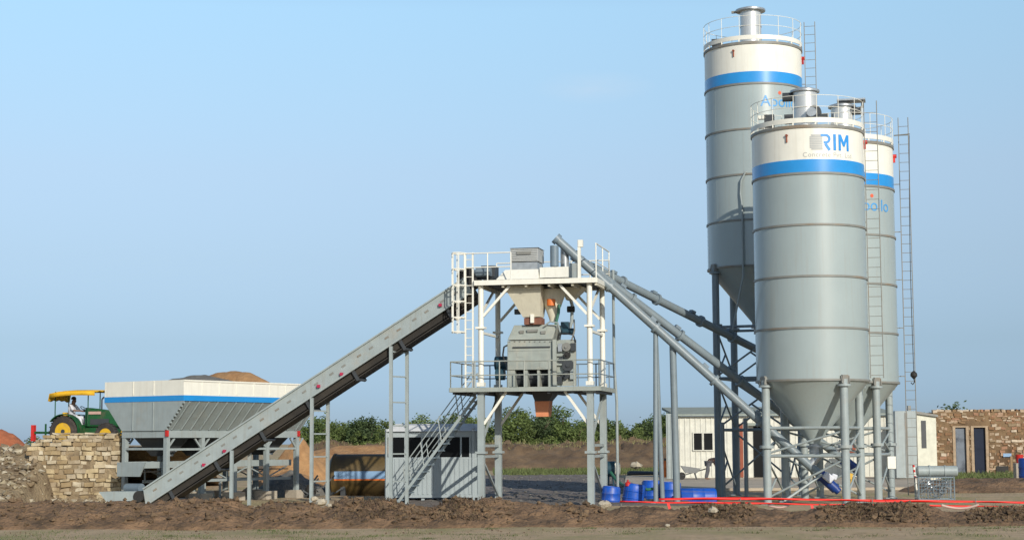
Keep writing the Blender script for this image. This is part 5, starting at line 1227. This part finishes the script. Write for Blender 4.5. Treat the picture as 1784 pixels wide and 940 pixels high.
# stone house
Hs = thing('stone_house', 'unplastered brown rubble stone house with two dark blue doors', 'house', ground(1640, 112), R(0.5))
b = MB(); rg = random.Random(21); hx0 = loc(Hs, 1626, 780, 0).x; hx1 = hx0 + 10.5; hz = loc(Hs, 1700, 714, 0).z
DO = [(loc(Hs, 1665, 780, 0).x, loc(Hs, 1683, 780, 0).x, loc(Hs, 1683, 744, 0).z), (loc(Hs, 1697, 780, 0).x, loc(Hs, 1717, 780, 0).x, loc(Hs, 1717, 744, 0).z)]
z = 0
while z < hz - .03:
    h = min(rg.uniform(.11, .22), hz - z + .1); x = hx0 + rg.uniform(-.05, .05)
    while x < hx1:
        w = rg.uniform(.14, .5); skip = False; xe = x + w
        for d0, d1, dz in DO:
            if z < dz + .1 and xe > d0 - .2 and x < d1 + .2:
                if x < d0 - .28: xe = d0 - .2
                else: skip = True; xe = d1 + .2
        if not skip:
            o = rg.uniform(-.09, .03); j = lambda: rg.uniform(-.04, .04)
            P = [V((x + .015 + j(), o + j(), z + j())), V((xe - .015 + j(), o + j(), z + j())), V((xe - .015, .4, z)), V((x + .015, .4, z))]
            b.hexa(P + [p + V((j() * .6, j() * .6, h * rg.uniform(.75, 1.0))) for p in P])
        x = xe + rg.uniform(0, .03)
    z += h
wl = b.build('wall', 'house_stone', Hs, smooth=0, bevel=.03)
b = MB(); x = hx0 + .05
segs = [(hx0 + .05, DO[0][0] - .19, 0), (DO[0][1] + .19, DO[1][0] - .19, 0), (DO[1][1] + .19, hx1 - .05, 0), (DO[0][0] - .19, DO[0][1] + .19, DO[0][2] + .1), (DO[1][0] - .19, DO[1][1] + .19, DO[1][2] + .1)]
for a1, a2, z0_ in segs: b.bb(a1, a2, -.012, .38, z0_, hz - .06)
b.build('mortar', 'far_soil', Hs)
b = MB()
for d0, d1, dz in DO:
    b.bb(d0 - .19, d0 - .01, -.07, .32, 0, dz + .1); b.bb(d1 + .01, d1 + .19, -.07, .32, 0, dz + .1); b.bb(d0 - .01, d1 + .01, -.065, .315, dz + .003, dz + .1)
b.build('door_surround', 'tan_plaster', Hs)
for k, (d0, d1, dz) in enumerate(DO):
    b = MB(); b.bb(d0, d1, .12, .18, .02, dz - .01); b.bb(d0 + .08, d1 - .08, .10, .119, .3, dz * .48); b.bb(d0 + .08, d1 - .08, .10, .119, dz * .54, dz - .25); d_o = b.build('door', ('door_worn', 'door_blue')[k], Hs); d_o['label'] = ('worn greyish blue door', 'dark blue door')[k]
b = MB(); b.bb(hx0 + .05, hx1 - .05, .41, 4.15, hz - .25, hz - .12); b.build('roof', 'concrete', Hs)
b = MB(); b.bb(hx0 + .02, hx1 - .02, .402, 4.1, 0, hz - .252); b.build('rear_wall', 'far_soil', Hs)
b = MB(); b.pbox(Hs, 1736, 811, 1757, 822, -.10, .05); b.build('low_vent', 'black_rubber', Hs)
b = MB(); b.pbox(Hs, 1748, 789, 1762, 795, -.14, .04); b.build('wall_plate', 'tank_stripe', Hs)
b = MB(); p = at(1762, 826, 108); p.z = 0; b.bar(p, p + V((.02, 0, 1.15)), .14); tag(b.build('wooden_stake', 'wood'), 'brown wooden stake leaning on the wall of the stone house', 'stake')
# ------------------------------------------------------------------ scrap frame at right
Sf = thing('tank_skid', 'small grey horizontal tank resting on a crate of tangled wire scrap', 'tank skid', ground(1632, 62), R(-4))
b = MB(); q0 = loc(Sf, 1599, 820, 0); q1 = loc(Sf, 1666, 820, 0); b.tube((q0.x, 0, q0.z), (q1.x, 0, q0.z), .19, 28); b.tube((q0.x - .04, 0, q0.z), (q0.x, 0, q0.z), .15, 28, .188); b.tube((q1.x, 0, q0.z), (q1.x + .04, 0, q0.z), .188, 28, .15)
for t in (.3, .7): b.tube((q0.x + (q1.x - q0.x) * t - .03, 0, q0.z), (q0.x + (q1.x - q0.x) * t + .03, 0, q0.z), .21, 28)
b.build('tank', 'grey_paint', Sf)
p0 = loc(Sf, 1600, 829, -.35); p1 = loc(Sf, 1662, 829, -.35)
b = MB()
for x in (p0.x, p1.x):
    for y in (-.35, .45): b.bar((x, y, 0), (x, y, p0.z - .02), .04)
for y in (-.35, .45): b.bar((p0.x, y, .08), (p1.x, y, .08), .04); b.bar((p0.x, y, p0.z - .04), (p1.x, y, p0.z - .04), .04)
for x in (p0.x, p1.x): b.bar((x, -.35, p0.z - .04), (x, .45, p0.z - .04), .04); b.bar((x, -.35, .08), (x, .45, .08), .04)
b.build('crate_frame', 'blue_steel', Sf)
b = MB(); rg = random.Random(9)
n_ = 13
for i in range(n_): x = p0.x + (p1.x - p0.x) * i / (n_ - 1); b.tube((x, -.37, .05), (x, -.37, p0.z), .008, 5)
for i in range(8): zz = .08 + (p0.z - .1) * i / 7; b.tube((p0.x, -.37, zz), (p1.x, -.37, zz), .008, 5)
b.build('wire_mesh', 'shade_steel', Sf)
b = MB()
for i in range(26):
    c = V((rg.uniform(p0.x + .2, p1.x - .2), rg.uniform(-.2, .35), rg.uniform(.15, p0.z - .15))); r_ = rg.uniform(.08, .24); a0 = rg.random() * 6
    ax = Matrix.Rotation(rg.random() * 3, 3, V((rg.uniform(-1, 1), rg.uniform(-1, 1), rg.uniform(-1, 1))).normalized())
    b.path([c + ax @ V((math.cos(a0 + k * .5) * r_, math.sin(a0 + k * .5) * r_, k * .015)) for k in range(11)], .022, 5)
b.build('coiled_scrap', 'galvanised', Sf)
Rs = thing('striped_post', 'short red and white striped post beside the small grey tank on its crate', 'post', ground(1596, 64), 0)
b = MB(); za_, zb2 = at(1594, 810, 64).z, at(1594, 835, 64).z
b.tube((0, 0, 0), (-.12, 0, za_), .04, 10); b.build('pole', 'white_paint', Rs)
b = MB()
for t in (.62, .8, .95): c = V((-.12 * t, 0, za_ * t)); b.tube(c, c + V((-.01, 0, .09)), .043, 10)
b.build('red_stripe', 'red_paint', Rs)
# ------------------------------------------------------------------ drums
def drum(name, label, r, h, m, base, tilt=(0, 0, 0), grp=None):
    D = thing(name, label, 'drum', base, 0, grp); D.rotation_euler = tilt
    b = MB(); b.lathe([(r * .93, 0), (r, .04), (r, h * .3), (r * 1.04, h * .33), (r, h * .36), (r, h * .64), (r * 1.04, h * .67), (r, h * .70), (r, h - .04), (r * .93, h)], (0, 0, 0), 32); b.build('body', m, D)
    b = MB(); b.lathe([(r * .90, h + .001), (r * .90, h + .03), (r * .84, h + .03), (r * .83, h + .004)], (0, 0, 0), 28); b.build('top_rim', m, D)
    b = MB(); b.tube((r * .5, 0, h), (r * .5, 0, h + .04), .05, 12); b.build('bung', 'black_rubber', D)
    return D
G = 'blue plastic drums behind the berm'
drum('plastic_drum', 'leftmost blue drum standing alone by the right tower leg', .32, .68, 'drum_blue', ground(1062, 60.3) + V((0, 0, -.08)), (0, R(4), 0), G)
drum('plastic_drum', 'bright blue drum leaning to the right with a hose on top', .38, .72, 'drum_blue', ground(1100, 61.0) + V((0, 0, -.05)), (0, R(9), 0), G)
drum('plastic_drum', 'darker blue drum standing behind the leaning drum', .38, .78, 'drum_blue', ground(1135, 63.0) + V((0, 0, -.05)), (0, 0, 0), G)
drum('plastic_drum', 'blue drum behind the single thick pole', .38, .74, 'drum_blue', ground(1167, 62.5) + V((0, 0, -.05)), (0, 0, 0), G)
drum('plastic_drum', 'big blue drum lying on its side left of the tall silo leg', .33, 1.22, 'drum_blue', at(1186, 864, 61.5) + V((0, 0, -.04)), (0, R(90), 0), G)
p = ground(1785, 84); drum('plastic_drum', 'dark blue drum at the right edge of the photo before the stone house', .33, 1.25, 'motor_blue', p, (0, 0, 0))
Rb = thing('bucket', 'red bucket standing at the right edge beside the dark blue drum', 'bucket', at(1776, 806, 86), 0); b = MB(); b.lathe([(.14, 0), (.2, .42), (.17, .42), (.12, .03)], (0, 0, 0), 20); b.build('pail', 'red_paint', Rb)
b = MB(); b.path([V((.2 * math.cos(a), 0, .42 + .2 * math.sin(a))) for a in [i * .3142 for i in range(11)]], .012, 5); b.build('handle', 'dark_steel', Rb)
b = MB(); b.box((0, 0, -at(1776, 806, 86).z / 2), (.5, .5, at(1776, 806, 86).z)); b.v = [v + at(1776, 806, 86) for v in b.v]; tag(b.build('stone_block', 'concrete', bevel=.03), 'rough grey block under the red bucket at the right edge', 'block')
# pump with hoses
Pm = thing('water_pump', 'dark green pump with a white end disc behind the right tower leg', 'pump', ground(1062, 63), R(-10))
c = V((0, 0, at(1060, 816, 63).z)); b = MB(); b.tube(c + V((-.15, 0, 0)), c + V((.2, 0, 0)), .28, 20); b.bar((-.1, -.2, 0), (-.05, 0, c.z - .2), .06); b.bar((-.1, .2, 0), (-.05, 0, c.z - .2), .06); b.bar((.18, 0, 0), (.1, 0, c.z - .2), .06); b.build('pump_body', 'motor_teal', Pm)
b = MB(); b.tube(c + V((.2, 0, 0)), c + V((.36, 0, 0)), .22, 20); b.build('end_disc', 'white_paint', Pm)
b = MB(); w0 = V((Pm.location)); b.path([at(1064, 822, 62.6), at(1074, 836, 62.3), at(1086, 845, 61.6), at(1097, 843, 61.2), at(1110, 846, 61.2), at(1128, 852, 61.5), at(1142, 850, 61.5)], .055, 8)
tag(b.build('water_hose', 'hose_green'), 'dark green hose running from the pump over the blue drums', 'hose')
b = MB(); c = at(1094, 843, 60.8); b.lathe([(.02, -.1), (.1, -.05), (.1, .06), (.03, .1)], c, 12); b.tube(c + V((0, 0, .05)), c + V((0, 0, .16)), .03, 8); tag(b.build('red_valve', 'red_paint'), 'small red valve on top of the leaning blue drum', 'valve')
Gc = thing('gas_cylinder', 'orange gas cylinder standing far behind between the poles', 'gas cylinder', ground(1158, 100) + V((0, 0, .12)), 0); b = MB(); b.lathe([(.13, 0), (.15, .06), (.15, .75), (.09, .9), (.05, .95)], (0, 0, 0), 16); b.build('body', 'orange_paint', Gc); b = MB(); b.lathe([(.06, .95), (.07, 1.05), (.02, 1.1)], (0, 0, 0), 10); b.build('valve_cap', 'dark_steel', Gc)
Pp = thing('pipe_bundle', 'bundle of black pipes lying on the yard behind the drums', 'pipes', ground(1120, 108), 0); b = MB()
for i in range(5): b.tube((-1.0 + .1 * i, .15 * i, .2 + .06 * (i % 2)), (1.2 + .05 * i, .15 * i + .1, .2), .1, 10)
b.build('pipes', 'dark_steel', Pp)
Br = thing('wheelbarrow', 'grey metal wheelbarrow beside the bending worker', 'wheelbarrow', ground(1203, 93.5) + V((0, 0, .12)), 0)
b = MB(); b.hexa([V((-.3, -.2, .35)), V((.3, -.2, .35)), V((.3, .2, .35)), V((-.3, .2, .35)), V((-.55, -.32, .75)), V((.5, -.32, .6)), V((.5, .32, .6)), V((-.55, .32, .75))]); b.build('tray', 'galvanised', Br)
b = MB(); b.tube((-.5, -.05, .2), (-.5, .05, .2), .2, 16); b.build('wheel', 'black_rubber', Br)
b = MB()
for y in (-.22, .22): b.bar((-.5, y * .3, .2), (.9, y, .6), .04); b.bar((.2, y, .35), (.3, y, 0), .04)
b.build('handle', 'dark_steel', Br)
# ------------------------------------------------------------------ barrier tape
Bt = thing('barrier_tape', 'two strands of red barrier tape stretched above the berm', 'tape', ground(1432, 47.2), 0); o = V(Bt.location)
def ribbon(pts, hgt, name, Y):
    P = []; n_ = 0; pr = []
    for (a, b2), (c, d) in zip(pts, pts[1:]):
        k = max(2, int(abs(c - a) / 12))
        for i in range(k): t = i / k; pr.append((a + (c - a) * t, b2 + (d - b2) * t))
    pr.append(pts[-1])
    m = MB(); 
    for i, (x, y) in enumerate(pr):
        q = at(x, y, Y) - o; tw_ = .02 * math.sin(x * .05); h_ = hgt * (.85 + .15 * math.sin(x * .021))
        P += [q + V((0, tw_, h_ / 2)), q + V((0, -tw_, -h_ / 2))]
    m.add(P, [(2 * i, 2 * i + 1, 2 * i + 3, 2 * i + 2) for i in range(len(pr) - 1)])
    r_ = m.build(name, 'red_tape', Bt, smooth=60); s_ = r_.modifiers.new('solid', 'SOLIDIFY'); s_.thickness = .004
ribbon([(1148, 868.5), (1290, 867.5), (1400, 869), (1530, 871.5), (1700, 873), (1800, 875)], .07, 'upper_strand', 47.1)
ribbon([(1080, 873), (1165, 874.5), (1290, 875.5), (1430, 878), (1550, 879), (1700, 881), (1800, 883)], .055, 'lower_strand', 46.95)
for a, b2, c, d in ((1164, 876, 1167, 886), (1414, 879, 1417, 890)):
    m = MB(); q = at(a, b2, 46.94) - o; q2 = at(c, d, 46.9) - o; m.bar(q, q2, .07, .004, up=(0, 1, 0)); m.build('loose_tail', 'red_tape', Bt)
for i, px_ in enumerate((1082, 1290, 1520, 1700)):
    x = at(px_, 872, 47.03).x; zt3 = at(px_, 868, 47.03).z + .02; b = MB(); b.tube((x, 47.03, 0), (x, 47.03, zt3), .012, 6)
    tag(b.build('iron_stake', 'flange_paint'), 'thin iron stake holding the red tape ' + ('at its left end', 'before the tall silo legs', 'before the right silo legs', 'near the right end of the photo')[i], 'stake')
for a, lab in (((1640, 1676, 1705, 879, 887, 878), 'pale pink pipe sagging on the berm under the tape at the right'), ((1338, 1362, 1374, 879, 884, 878), 'short pale pink pipe lying at the foot of the front silo')):
    b = MB(); x0, x1, x2, y0, y1, y2 = a; P = []
    for i in range(13):
        t = i / 12; P.append(at((1 - t) ** 2 * x0 + 2 * t * (1 - t) * x1 + t * t * x2, (1 - t) ** 2 * y0 + 2 * t * (1 - t) * (y1 + 4) + t * t * y2, 46.3 if x0 > 1500 else 47.5))
    b.path(P, .032, 8); tag(b.build('plastic_pipe', 'pipe_pale'), lab, 'pipe')
